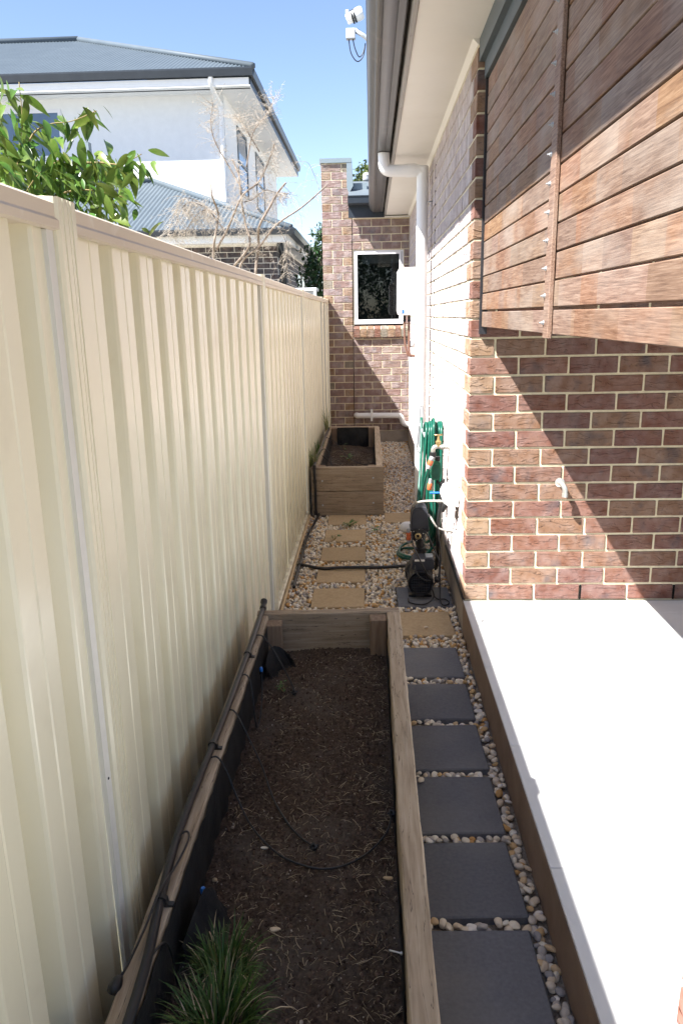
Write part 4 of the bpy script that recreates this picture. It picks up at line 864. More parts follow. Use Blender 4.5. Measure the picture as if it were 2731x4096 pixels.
P += [(.36, 4.75, .05), (.28, 4.72, .022), (.20, 4.75, .02), (.17, 4.84, .02), (.21, 4.95, .02), (.31, 4.94, .024), (.38, 4.85, .035), (.36, 4.73, .04), (.26, 4.68, .045), (.185, 4.76, .045), (.19, 4.90, .045), (.24, 4.98, .05), (.27, 4.90, .08), (.245, 4.80, .11), (.238, 4.74, .13)]
ch(hs, MB().tube(curve(P, 6), .0088, 9), 'hose', 'hose_green', True)
ch(hs, MB().tube(curve([(.338, 4.455, .675), (.326, 4.47, .62), (.312, 4.55, .5), (.30, 4.62, .36), (.31, 4.72, .2), (.34, 4.80, .08)], 6), .0088, 9), 'feed_hose', 'hose_green', True)
ch(hs, MB().tube(curve([(.345, 5.2, .88), (.335, 5.05, .70), (.318, 4.9, .55), (.30, 4.8, .40), (.285, 4.75, .25), (.29, 4.72, .12), (.33, 4.74, .05)], 6), .0088, 9), 'feed_hose', 'hose_green', True)
oc = thing('hose_end_fitting', 'orange and grey hose end fitting hanging left of the pump', 'connector', (.238, 4.7, .17))
ch(oc, MB().lathe([(.009, -.018), (.013, -.016), (.014, 0), (.0145, .002)], (.2385, 4.735, .145), (-.05, -.1, 1), 12), 'collar', 'plastic_grey', True, 40)
ch(oc, MB().lathe([(.0145, .002), (.0155, .005), (.0155, .027), (.014, .029), (.0155, .032), (.0155, .052), (.014, .055)], (.2385, 4.735, .145), (-.05, -.1, 1), 12), 'sleeve', 'plastic_orange', True, 40)
ch(oc, MB().lathe([(.012, .055), (.011, .075), (.008, .08), (0, .08)], (.2385, 4.735, .145), (-.05, -.1, 1), 12), 'tip', 'plastic_grey', True, 40)
oc2 = thing('hose_end_fitting', 'orange hose fitting with blue lever tucked behind the coiled hose', 'connector', (.37, 4.55, .52))
ch(oc2, MB().lathe([(.013, 0), (.0155, .004), (.0155, .04), (.013, .044)], (.358, 4.6, .51), (.1, 0, 1), 12), 'sleeve', 'plastic_orange', True, 40)
ch(oc2, MB().lathe([(.013, .044), (.012, .07), (0, .072)], (.358, 4.6, .51), (.1, 0, 1), 12), 'tip', 'plastic_grey', True, 40)
ch(oc2, MB().cbox(.352, .424, 4.49, 4.502, .510, .521, .003), 'lever', 'plastic_blue')
vl = thing('black_riser', 'black poly riser pipe standing against the side wall', 'pipe', (.42, 4.5, .3))
ch(vl, MB().tube(curve([(.432, 4.50, .60), (.425, 4.5, .52), (.42, 4.5, .45), (.405, 4.5, .3), (.405, 4.52, .12), (.40, 4.55, .0)]), .0115, 10), 'pipe', 'black_plastic', True)
ch(vl, MB().lathe([(.012, 0), (.017, .004), (.017, .03), (.013, .034), (.013, .06), (.016, .064), (.016, .08), (.008, .085)], (.424, 4.5, .50), (0, 0, 1), 12), 'valve_body', 'black_plastic', True, 40)

# power outlet
po = thing('power_outlet', 'white weatherproof power outlet box on the side wall above the pump', 'outlet', (.455, 3.95, .63))
ch(po, MB().prism([(.372, .645), (.386, .676), (.410, .684), (.4455, .684), (.4455, .582), (.398, .582), (.380, .598), (.371, .622)], 1, 3.915, 4.03), 'cover', 'white_pvc')
ch(po, MB().cbox(.446, .4615, 3.908, 4.04, .572, .692, .004), 'base', 'white_pvc')
ch(po, MB().lathe([(.011, 0), (.014, .004), (.014, .025), (.009, .05), (.006, .055)], (.395, 3.965, .585), (-.25, .1, -1), 12), 'plug', 'black_plastic', True, 40)
wl = thing('wall_fitting', 'small metal water union on the side wall below the outlet', 'pipe fitting', (.455, 4.25, .346))
ch(wl, MB().lathe([(0, 0), (.018, .0), (.018, .004), (.011, .006), (.011, .03), (0, .03)], (XC, 4.25, .346), (-1, 0, 0), 12), 'union', 'steel', True, 40)

# water pump with controller
pu = thing('water_pump', 'black garden water pump with fan grille and upright pressure controller', 'pump', (.272, 4.05, .012))
ch(pu, MB().lathe([(.0, .01), (.060, .01), (.066, .004), (.070, .0), (.072, .006), (.072, .05), (.067, .055), (.067, .17), (.08, .18), (.08, .24), (.06, .25), (0, .25)], (.270, 4.0, .108), (0, 1, 0), 28), 'motor', 'black_metal', True, 30)
m = MB()
for k in range(14):
    th = 2 * math.pi * k / 14 + .1
    if math.sin(th) < -.6: continue
    c_, s_ = math.cos(th), math.sin(th); m.tube([(.270 + c_ * .070, 4.055, .108 + s_ * .070), (.270 + c_ * .070, 4.165, .108 + s_ * .070)], .004, 5)
ch(pu, m, 'cooling_fins', 'black_metal')
m = MB()
for k in range(-5, 6):
    d = k * .0094; h = math.sqrt(max(.054 ** 2 - d * d, 0)); m.box(.270 + d - .0014, .270 + d + .0014, 3.9955, 3.9985, .108 - h, .108 + h); m.box(.270 - h, .270 + h, 3.9940, 3.9970, .108 + d - .0014, .108 + d + .0014)
ch(pu, m, 'fan_grille', 'dusty_black')
ch(pu, MB().lathe([(.0, .0), (.014, 0), (.014, .004), (.0, .004)], (.270, 3.991, .108), (0, 1, 0), 14), 'grille_hub', 'black_metal', True, 40)
ch(pu, MB().lathe([(.053, .0), (.053, .003), (.0, .003)], (.270, 4.003, .108), (0, 1, 0), 24), 'fan_recess', 'void_black')
ch(pu, MB().prism([(.232, .180), (.218, .188), (.224, .236), (.236, .246), (.335, .244), (.346, .234), (.346, .192), (.335, .180)], 1, 4.03, 4.13), 'terminal_box', 'dusty_black')
ch(pu, MB().cbox(.236, .292, 4.026, 4.0295, .232, .243, .001), 'rating_plate', 'soffit')
ch(pu, MB().cbox(.300, .340, 4.05, 4.12, .2465, .250, .001), 'terminal_lid', 'plastic_grey')
ch(pu, MB().prism([(.205, .013), (.205, .024), (.235, .03), (.245, .05), (.295, .05), (.305, .03), (.335, .024), (.335, .013)], 1, 4.05, 4.16), 'foot', 'black_metal')
ch(pu, MB().lathe([(0, 0), (.05, 0), (.06, .01), (.06, .05), (.045, .06), (.03, .065)], (.282, 4.285, .11), (0, 0, 1), 18), 'pump_head', 'black_metal', True, 30)
ch(pu, MB().lathe([(.03, 0), (.03, .05), (.034, .052), (.034, .068), (.022, .072), (.022, .12), (.03, .125), (.03, .15)], (.285, 4.285, .165), (-.04, 0, 1), 16), 'riser', 'black_plastic', True, 30)
cp = ch(pu, MB().prism([(.229, .345), (.226, .375), (.230, .44), (.236, .470), (.248, .484), (.275, .489), (.300, .488), (.316, .480), (.323, .46), (.327, .40), (.328, .345), (.312, .33), (.242, .33)], 1, 4.245, 4.36), 'controller', 'dusty_black')
MB().prism([(.236 - .272, .375 - .012), (.240 - .272, .46 - .012), (.252 - .272, .476 - .012), (.300 - .272, .476 - .012), (.312 - .272, .46 - .012), (.318 - .272, .375 - .012)], 1, 4.2405 - 4.05, 4.2445 - 4.05).build('front_cover', 'dusty_black', cp)
ch(pu, MB().box(.222, .334, 4.235, 4.365, .350, .356), 'controller_seam', 'black_plastic')
ch(pu, MB().lathe([(.04, 0), (.04, .012), (.018, .014), (.018, .03), (.013, .03), (.012, .012)], (.266, 4.256, .322), (0, -1, 0), 18), 'outlet_port', 'black_plastic', True, 30)
ch(pu, MB().lathe([(.0175, .028), (.019, .03), (.019, .038), (.011, .04), (.0105, .02)], (.266, 4.256, .322), (0, -1, 0), 14), 'port_thread', 'brass', True, 30)
for k in range(6):
    th = math.pi * 2 * k / 6 + .3; ch(pu, MB().lathe([(.0038, 0), (.0038, .003), (0, .004)], (.266 + .033 * math.cos(th), 4.243, .322 + .033 * math.sin(th)), (0, -1, 0), 7), 'screw', 'steel')
br = thing('braided_hose', 'braided steel water hose bowing from pump top to the outlet', 'hose', (.3, 4.1, .5))
ch(br, MB().tube(curve([(.405, 4.06, .568), (.385, 4.07, .567), (.348, 4.09, .564), (.30, 4.12, .556), (.262, 4.16, .54), (.246, 4.24, .51), (.245, 4.34, .46)]), .0068, 8), 'hose', 'braid', True)
ch(br, MB().lathe([(.008, 0), (.0105, .002), (.0105, .02), (.008, .022)], (.382, 4.07, .567), (-1, .1, 0), 8), 'nut', 'steel')
br2 = thing('braided_hose', 'braided steel water hose from the controller side to the wall union', 'hose', (.4, 4.25, .4))
ch(br2, MB().tube(curve([(.325, 4.27, .44), (.34, 4.26, .425), (.356, 4.25, .398), (.372, 4.25, .372), (.395, 4.25, .357), (.43, 4.25, .347), (.452, 4.25, .346)]), .0062, 8), 'hose', 'braid', True)
def cable(pts, label, r=.0042):
    o = MB().tube(curve(pts, 7), r, 7).build('power_cable', 'black_plastic', smooth=True); tag(o, label, 'cable')
cable([(.389, 3.97, .548), (.372, 4.02, .51), (.364, 4.06, .437), (.373, 4.08, .354), (.386, 4.08, .257), (.378, 4.04, .154), (.376, 3.98, .08), (.374, 3.94, .03), (.388, 3.91, .018), (.412, 3.915, .02), (.422, 3.955, .02), (.402, 3.99, .022), (.365, 3.99, .022), (.345, 4.02, .03)], 'black cable dropping from the outlet and looping on the paver')
cable([(.232, 4.245, .335), (.232, 4.16, .30), (.247, 4.0, .285), (.28, 3.97, .222), (.31, 3.965, .165), (.334, 3.975, .142), (.30, 3.965, .14), (.258, 3.968, .165), (.240, 3.99, .19), (.238, 4.03, .205)], 'black cable crossing the pump motor in front')
cable([(.30, 4.24, .36), (.325, 4.17, .328), (.36, 4.12, .253), (.378, 4.08, .207), (.372, 4.03, .152), (.356, 4.01, .122), (.33, 3.965, .10), (.338, 3.95, .05), (.30, 3.925, .022), (.25, 3.915, .02), (.205, 3.95, .02), (.20, 4.0, .022)], 'black cable running down the right of the pump and around its base')
ci = MB().cbox(-.012, .012, -.016, .016, -.01, .01, .003).build('cable_joiner', 'black_plastic'); ci.location = (.358, 4.0, .135); ci.rotation_euler = (.5, .6, .3); tag(ci, 'black cable plug joiner beside the pump motor', 'plug')
pv = thing('pvc_pipe_end', 'white rounded pipe end lying on gravel behind the pump', 'pipe', (.25, 5.3, .02))
ch(pv, MB().lathe([(0, -.060), (.02, -.058), (.036, -.046), (.044, -.024), (.046, 0), (.046, .16), (0, .16)], (.268, 5.42, .035), (1, .12, -.08), 22), 'pipe', 'white_pvc', True)
# black poly pipe across the path
cp_ = thing('poly_pipe', 'black poly pipe running across the gravel path to the pump', 'pipe', (0, 4.6, .02))
ch(cp_, MB().tube(curve([(-.461, 4.61, .022), (-.40, 4.57, .022), (-.31, 4.53, .021), (-.20, 4.525, .028), (-.05, 4.53, .028), (.06, 4.545, .022), (.137, 4.56, .022), (.25, 4.57, .024), (.30, 4.45, .05), (.295, 4.34, .10)], 6), .0105, 9), 'pipe', 'black_plastic', True)
ch(cp_, MB().tube(curve([(-.463, 4.20, .018), (-.468, 4.35, .02), (-.466, 4.61, .022), (-.469, 4.9, .022), (-.468, 5.3, .02), (-.445, 5.6, .02), (-.43, 5.8, .02), (-.425, 5.86, .03)], 6), .0095, 9), 'pipe', 'black_plastic', True)
ch(cp_, MB().lathe([(0, -.02), (.014, -.02), (.015, 0), (.014, .02), (0, .02)], (-.465, 4.61, .023), (0, 1, 0), 12), 'tee_fitting', 'black_plastic', True, 40)
# ================================================================ FAR PLANTER
fp = thing('planter_box', 'shorter raised timber planter against the fence below the far window', 'planter', (0, 0, 0))
for z0, z1 in ((.2045, .400), (.0, .2)):
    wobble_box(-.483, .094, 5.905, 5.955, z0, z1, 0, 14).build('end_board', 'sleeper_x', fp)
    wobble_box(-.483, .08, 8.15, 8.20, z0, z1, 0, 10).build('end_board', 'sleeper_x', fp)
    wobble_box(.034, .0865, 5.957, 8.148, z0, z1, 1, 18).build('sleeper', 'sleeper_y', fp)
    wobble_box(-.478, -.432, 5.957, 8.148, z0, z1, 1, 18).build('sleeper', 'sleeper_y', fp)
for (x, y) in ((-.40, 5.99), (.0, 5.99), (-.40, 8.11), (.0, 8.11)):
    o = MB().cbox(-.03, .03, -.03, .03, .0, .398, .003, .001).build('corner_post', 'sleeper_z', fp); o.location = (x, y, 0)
for (x, z) in ((-.395, .29), (.012, .312), (-.395, .09), (.012, .107)):
    MB().lathe([(0, 0), (.007, 0), (.0075, .002), (0, .0035)], (x, 5.905, z), (0, -1, 0), 10).build('bolt', 'galv', fp)
liner([(-.05, 8.076, 0), (-.37, 8.076, 0)], .1, .392, fp, 24, .008); liner([(.033, 5.98, 0), (.033, 8.1, 0)], .1, .385, fp, 60, .009); liner([(-.431, 8.1, 0), (-.431, 5.98, 0)], .1, .36, fp, 60, .007)
o = MB().box(-.44, .034, 8.135, 8.1485, .1, .393).build('liner', 'liner', fp)
def soil2(x, y): return .20 + .02 * math.sin(x * 7 + 1) * math.sin(y * 3)
soil_sheet(-.43, .033, 5.96, 8.148, soil2, 'garden_soil', 60, 200)
V, F, A = scatter_straw(900, -.40, .0, 6.5, 7.9, soil2, lambda x, y: 1.0 if (6.9 < y < 7.7) else .12)
tag(link(bpy.data.objects.new('straw_mulch', raw_mesh('straw_mulch', V, F, 'straw', A, False))), 'pale straw mulch on the soil of the far planter', 'mulch', kind='stuff')
fi = thing('irrigation_pipe', 'black riser pipe and drip line on the far planter front', 'pipe', (0, 0, 0))
MB().tube(curve([(-.449, 5.888, .01), (-.451, 5.89, .15), (-.454, 5.892, .30), (-.456, 5.895, .40), (-.455, 5.93, .418), (-.458, 6.4, .412), (-.455, 7.3, .412), (-.448, 8.0, .41)], 5), .0105, 8).build('pipe', 'black_plastic', fi, True)
for z in (.405, .29, .03): MB().lathe([(0, -.016), (.014, -.015), (.014, .015), (0, .016)], (-.454, 5.891, z), (0, 0, 1), 10).build('clip', 'black_plastic', fi, True, 40)
for i, (pts, lab) in enumerate((([(-.455, 6.35, .415), (-.41, 6.36, .47), (-.36, 6.33, .44), (-.335, 6.25, .32), (-.33, 6.15, .23)], 'drip hoop at the front corner of the far planter'),
                 ([(-.455, 6.5, .41), (-.40, 6.5, .36), (-.30, 6.6, .25), (-.15, 6.6, .225), (-.02, 6.45, .23)], 'drip line slanting across the front of the far planter'),
                 ([(-.455, 7.4, .41), (-.36, 7.35, .37), (-.22, 7.1, .26), (-.1, 6.9, .235), (-.02, 6.85, .23)], 'drip line slanting across the middle of the far planter'))):
    o = MB().tube(curve(pts, 6), .0032, 6).build('drip_tube', 'black_plastic', smooth=True); tag(o, lab, 'tube', 'drip tubes in the far planter')
tuft((-.475, 6.02, .38), 'clump of long pale grass at the near fence corner of the far planter', 70, .03, .10, .22, .0022, 21, 'weed_grass', 12, 1.2)
tuft((-.47, 7.95, .38), 'tall grass seedhead at the back fence corner of the far planter', 45, .03, .16, .32, .0022, 22, 'weed_grass', 10, 1.1)
tuft((-.482, 6.9, .33), 'short green grass between fence and far planter', 60, .03, .08, .16, .002, 23, 'weed', 0, 1.0)
def weed(loc, n, size, label, seed):
    rr = random.Random(seed); t = thing('weed', label, 'weed', loc); Vs, Fs, As = [], [], []; nb = 0
    for _ in range(n):
        a = rr.uniform(0, 6.28); d = rr.uniform(.1, 1) * size; h = rr.uniform(.2, 1) * size * .8; l = size * rr.uniform(.22, .45); w = l * .4; r_ = rr.random()
        c = Vector((d * math.cos(a), d * math.sin(a), h)); u = Vector((math.cos(a), math.sin(a), rr.uniform(-.3, .4))) * l; v = Vector((-math.sin(a), math.cos(a), rr.uniform(-.3, .3))) * w
        Vs += [tuple(c - u), tuple(c + v), tuple(c + u), tuple(c - v)]; Fs.append((nb, nb + 1, nb + 2, nb + 3)); nb += 4; As += [r_] * 4
    link(bpy.data.objects.new('leaves', raw_mesh('leaves', np.array(Vs), np.array(Fs), 'weed', np.array(As), False)), t)
    m = MB()
    for k in range(5): a = k * 1.3; m.tube([(0, 0, -.01), (size * .5 * math.cos(a), size * .5 * math.sin(a), size * .5)], .0012, 4)
    m.build('stems', 'green_twig', t)
weed((-.17, 5.53, .015), 34, .055, 'low green weed between the two farthest tan pavers', 1)
weed((.03, 5.38, .012), 18, .045, 'small green weed in the gravel right of the tan pavers', 2)
weed((-.27, 5.19, .02), 12, .05, 'tiny weed sprouting on the front edge of a tan paver', 3)
weed((.03, 6.25, .01), 8, .03, 'tiny weed at the foot of the far planter side', 7)
weed((-.33, 2.50, .25), 9, .03, 'tiny green seedling in the near planter by the end board', 4)
weed((-.22, 7.2, .21), 16, .07, 'pale leafy seedling in the mulch of the far planter', 5)
weed((-.30, 7.85, .21), 10, .08, 'round-leaved seedling at the back of the far planter', 6)
weed((-.28, 6.25, .21), 8, .05, 'small seedling at the front of the far planter', 8)
# ================================================================ ANTENNA ON OUR ROOF
an = thing('antenna_unit', 'white cylinder antenna strapped to a pole above the gutter', 'antenna', (.05, 6.3, 3.2))
AO = Vector((-.105, 6.3, 3.70)); ax = Vector((.86, -.1, .30)).normalized()
ch(an, MB().tube([(.25, 6.35, 3.02), (.05, 6.33, 3.51), (-.035, 6.31, 3.575), (-.10, 6.30, 3.61)], .0165, 12), 'pole', 'galv', True)
ch(an, MB().lathe([(0, -.058), (.030, -.058), (.036, -.05), (.038, .0), (.043, .012), (.046, .03), (.046, .055), (.038, .070), (.0, .074)], AO, ax, 20), 'radome', 'white_pvc', True, 40)
for d in (-.012, .006): ch(an, MB().lathe([(.0385, -.006), (.047, -.006), (.047, .006), (.0385, .006)], AO + ax * d, ax, 20), 'strap', 'black_plastic', True, 40)
ch(an, MB().cbox(-.165, -.095, 6.28, 6.33, 3.55, 3.62, .004), 'junction_box', 'plastic_grey')
ch(an, MB().box(-.165, -.145, 6.27, 6.278, 3.69, 3.735), 'side_plate', 'white_paint')
for s in (0, 1): ch(an, MB().tube(curve([(-.145 + .03 * s, 6.30, 3.555), (-.13 + .03 * s, 6.30, 3.46 + .03 * s), (-.085 + .015 * s, 6.31, 3.405 + .03 * s), (-.04, 6.32, 3.44 + .025 * s), (-.022, 6.33, 3.53)]), .004, 6), 'cable', 'black_plastic', True)
# ================================================================ NEIGHBOUR HOUSES
def corr_slope(p0, u, v, ulen, f_lo, f_hi, wave=.076, amp=.009, seg=6):
    """corrugated sheet: p0 eave corner, u along eave, v up slope; f_lo/f_hi give the start/stop along v for each u"""
    p0, u, v = Vector(p0), Vector(u).normalized(), Vector(v).normalized(); n = u.cross(v).normalized()
    if n.z < 0: n = -n
    k = int(ulen / wave * seg); vs = []; fs = []
    for i in range(k + 1):
        s = ulen * i / k; h = amp * math.sin(2 * math.pi * s / wave)
        for f in (f_lo(s), f_hi(s)):
            p = p0 + u * s + v * f + n * h; vs.append(p)
    for i in range(k): fs.append((2 * i, 2 * i + 2, 2 * i + 3, 2 * i + 1))
    return MB().add(vs, fs)
nh = thing('neighbour_house', 'two-storey white rendered house with grey metal roofs beyond the fence', 'house', (-6, 16, 0))
def nb_(mb, name, mat, smooth=False, parent=None):
    o = Vector(nh.location); mb.v = [tuple(Vector(p) - o) for p in mb.v]; return mb.build(name, mat, parent or nh, smooth)
UX, UY0, UY1, UL = -2.62, 15.0, 22.9, -14.0
nb_(MB().box(UL, UX, UY0, UY1, 0, 5.47), 'wall', 'render_white')
ez = 5.62; EX, EY0, EY1 = -2.0, 14.45, 23.55
nb_(MB().box(UL - .6, EX - .06, EY0 + .06, EY1 - .06, 5.47, 5.485), 'soffit', 'white_paint')
nb_(MB().prism([(EY0 + .20, 5.47), (EY0 + .26, 5.47), (EY0 + .26, 5.60), (EY0 + .06, 5.60), (EY0 + .06, 5.49)], 0, UL, EX - .08), 'fascia', 'white_paint')
gp = [(EY0, 5.615), (EY0 + .1, 5.615), (EY0 + .1, 5.72), (EY0 - .02, 5.745), (EY0 - .02, 5.72)]
nb_(MB().prism(gp, 0, UL, EX), 'gutter', 'gutter_navy')
nb_(MB().prism([(EX - .1, 5.615), (EX, 5.615), (EX + .02, 5.72), (EX + .02, 5.745), (EX - .1, 5.74)], 1, EY0 + .1, EY1), 'gutter', 'gutter_navy')
nb_(MB().box(EX - .075, EX - .055, EY0 + .1, EY1, 5.48, 5.60), 'fascia', 'gutter_navy')
hd = (EY1 - EY0) / 2; tg = math.tan(R(23.2)); cs = math.cos(R(23.2)); sl_ = hd / cs; rz = 5.745 + hd * tg
rfU = nb_(corr_slope((EX, EY0, 5.735), (-1, 0, 0), (0, math.cos(R(23.2)), math.sin(R(23.2))), EX - UL + .6, lambda s: 0, lambda s: min(s / cs, sl_)), 'roof', 'roof_metal', True)
nb_(corr_slope((EX, EY0, 5.735), (0, 1, 0), (-math.cos(R(23.2)), 0, math.sin(R(23.2))), EY1 - EY0, lambda s: 0, lambda s: min(s, EY1 - EY0 - s) / cs), 'roof', 'roof_metal', True)
nb_(MB().tube([(EX + .01, EY0 + .02, 5.76), (EX - hd, EY0 + hd, rz + .02)], .06, 6), 'hip_cap', 'roof_metal', True)
nb_(MB().tube([(EX - hd, EY0 + hd, rz + .02), (UL, EY0 + hd, rz + .02)], .07, 6), 'ridge_cap', 'roof_metal', True)
nb_(MB().tube(curve([(UX - .12, EY0 + .05, 5.62), (UX - .12, EY0 + .08, 5.50), (UX - .09, EY0 + .3, 5.38), (UX - .05, UY0 - .08, 5.28), (UX - .05, UY0 - .06, 5.15), (UX - .05, UY0 - .06, 3.3)], 5), .045, 10), 'downpipe', 'white_pvc', True)
def window(x0, x1, y0, y1, z0, z1, side, mull=0):
    """side 'f' faces -Y at y0, 's' faces +X at x1"""
    fr = MB(); t = .055
    if side == 'f':
        fr.box(x0, x1, y0 - .02, y0 + .05, z1 - t, z1); fr.box(x0, x1, y0 - .03, y0 + .05, z0, z0 + t); fr.box(x0, x0 + t, y0 - .02, y0 + .05, z0 + t, z1 - t); fr.box(x1 - t, x1, y0 - .02, y0 + .05, z0 + t, z1 - t)
        if mull: fr.box(x0 + t, x1 - t, y0 - .02, y0 + .05, z0 + mull - .025, z0 + mull + .025)
        f = nb_(fr, 'window', 'white_aluminium'); pn = MB().box(x0 + t, x1 - t, y0 - .006, y0 - .003, z0 + t, z1 - t)
    else:
        fr.box(x1 - .05, x1 + .02, y0, y1, z1 - t, z1); fr.box(x1 - .05, x1 + .03, y0, y1, z0, z0 + t); fr.box(x1 - .05, x1 + .02, y0, y0 + t, z0 + t, z1 - t); fr.box(x1 - .05, x1 + .02, y1 - t, y1, z0 + t, z1 - t)
        if mull: fr.box(x1 - .05, x1 + .02, y0 + t, y1 - t, z0 + mull - .025, z0 + mull + .025)
        f = nb_(fr, 'window', 'beam'); pn = MB().box(x1 + .003, x1 + .006, y0 + t, y1 - t, z0 + t, z1 - t)
    nb_(pn, 'pane', 'blue_glass').parent = f
    return f
pm('blue_glass', [(.3, (.06, .10, .16)), (.7, (.10, .15, .22))], nscale=2, rough=.05, spec=.8)
wf = window(-7.0, -5.62, UY0, 0, 3.75, 5.30, 'f', .75)
m = MB()
for k in range(22): m.box(-6.9, -5.72, UY0 - .0115, UY0 - .008, 3.83 + k * .031, 3.853 + k * .031)
nb_(m, 'blind_slats', 'white_paint').parent = wf
window(0, UX, 16.3, 17.5, 4.0, 5.25, 's', .6); window(0, UX, 18.8, 20.2, 4.0, 5.25, 's', .6)
# lower wing: dark brick, low hip roof
LX, LY0, LY1, LL = -1.485, 12.7, 20.5, -12.0
lw = nb_(MB().box(LL, LX - .006, LY0 + .006, 15.0, 0, 2.73), 'wall', 'mortar_pale')
nb_(MB().box(-2.6, LX - .006, 15.0, LY1, 0, 2.73), 'wall', 'mortar_pale')
no = Vector(nh.location); jb = MB()
for n in range(32):
    z = n * CR + CR / 2
    if z > 2.66: break
    for k, (a, b) in enumerate(segs(-LX, 7.5, .109 if n % 2 else .2195)):   # going left from the corner
        x0, x1 = -b, -a
        if z > 1.75 and x0 > -3.6:
            o = bpy.data.objects.new('brick', bmesh_for(round(x1 - x0, 3), .05, 'brick_dark')); o.location = Vector(((x0 + x1) / 2, LY0, z)) - no; link(o, lw)
        else: jb.cbox(x0, x1, LY0, LY0 + .05, z - .0378, z + .0378, .003, .001, random.random())
    for (a, b) in segs(LY0 + (.2295 if n % 2 == 0 else .12), LY1, .2195): jb.cbox(LX - .05, LX, a, b, z - .0378, z + .0378, .003, .001, random.random())
tag(nb_(jb, 'bricks', 'brick_dark', parent=lw), kind='stuff')
for yy in (16.2, 17.2): nb_(MB().box(LX - .02, LX + .004, yy, yy + .55, 1.3, 2.4), 'side_window', 'blue_glass')
LE, LEY = -1.25, 12.2; lz = 2.80
nb_(MB().box(LL, LE - .04, LEY + .04, LY0 + .02, 2.70, 2.712), 'soffit', 'white_paint'); nb_(MB().box(LX - .02, LE - .04, LY0 + .02, LY1, 2.70, 2.712), 'soffit', 'white_paint')
nb_(MB().box(LL, LE - .03, LEY + .022, LEY + .042, 2.68, 2.80), 'fascia', 'white_paint')
nb_(MB().prism([(LEY - .09, 2.785), (LEY + .02, 2.785), (LEY + .02, 2.86), (LEY - .11, 2.875), (LEY - .11, 2.85)], 0, LL, LE + .11), 'gutter', 'gutter_navy')
nb_(MB().prism([(LE, 2.785), (LE + .10, 2.785), (LE + .12, 2.85), (LE + .12, 2.875), (LE, 2.86)], 1, LEY + .02, LY1), 'gutter', 'gutter_navy')
nb_(MB().box(LE - .03, LE - .001, LEY + .042, LY1, 2.68, 2.80), 'fascia', 'soffit')
t2, c2, s2 = math.tan(R(22.5)), math.cos(R(22.5)), math.sin(R(22.5))
nb_(corr_slope((LE + .05, LEY - .05, 2.862), (-1, 0, 0), (0, c2, s2), 10.5, lambda s: 0, lambda s: min(s, 2.85) / c2), 'roof', 'roof_metal', True)
nb_(corr_slope((LE + .05, LEY - .05, 2.862), (0, 1, 0), (-c2, 0, s2), 8.3, lambda s: 0, lambda s: min(s, 1.42 if s > 2.85 else 3) / c2), 'roof', 'roof_metal', True)
nb_(MB().tube([(LE + .05, LEY - .05, 2.88), (LE - 2.75, LEY + 2.75, 2.88 + 2.8 * t2)], .055, 6), 'hip_cap', 'roof_metal', True)
nb_(MB().tube([(LE - 2.75, 14.95, 2.88 + 2.8 * t2), (LL, 14.95, 2.88 + 2.8 * t2)], .055, 6), 'flashing', 'roof_metal', True)
nb_(MB().tube([(LX + .06, LY0 - .1, 2.72), (LX + .06, LY0 + .35, 2.5), (LX + .06, LY0 + .4, 0)], .045, 8), 'downpipe', 'gutter_navy', True)
nb_(MB().box(-5.02, -4.84, 14.05, 14.2, 3.45, 4.55), 'flue', 'capping'); nb_(MB().lathe([(.2, 0), (.2, .03), (.13, .08), (.12, .2)], (-4.9, 14.1, 3.60), (0, 0, 1), 12), 'flue_boot', 'gutter_navy')
# far dark building and the cabinet behind the fence
db = thing('dark_building', 'distant dark blue flat-roofed building past the brick eave', 'building', (-1.6, 24, 0))
ch(db, MB().box(-2.2, -1.58, 23, 26, 0, 3.42), 'wall', 'gutter_navy'); ch(db, MB().box(-2.25, -1.54, 22.95, 26, 3.42, 3.50), 'roof_edge', 'capping')
cb = thing('metal_cabinet', 'pale grey metal cabinet top showing just above the far fence', 'cabinet', (-.8, 10, 0))
ch(cb, MB().cbox(-1.02, -.70, 9.95, 10.3, 0, 1.88, .006), 'body', 'plastic_grey'); ch(cb, MB().cbox(-1.05, -.675, 9.92, 10.33, 1.88, 1.915, .005), 'lid', 'white_aluminium'); ch(cb, MB().cbox(-.716, -.680, 9.925, 9.949, 1.2, 1.876, .004), 'latch_post', 'white_aluminium')
# ================================================================ TREES AND SHRUBS
def leaf_mesh(L, W, fold=.25, droop=.25, n=6, mat='leaf'):
    m = MB(); vs = []
    for i in range(n + 1):
        t = i / n; w = W * (math.sin(math.pi * min(1, t * 1.02 + .02)) ** .8) * (1 - .25 * t); z = -droop * L * t * t
        vs += [(-w, L * t, z + fold * w + random.uniform(-.04, .04) * W), (0, L * t, z), (w, L * t, z + fold * w + random.uniform(-.04, .04) * W)]
    fs = []
    for i in range(n):
        a = 3 * i; fs += [(a, a + 1, a + 4, a + 3), (a + 1, a + 2, a + 5, a + 4)]
    return m.add(vs, fs).mesh('leaf', mat, True)
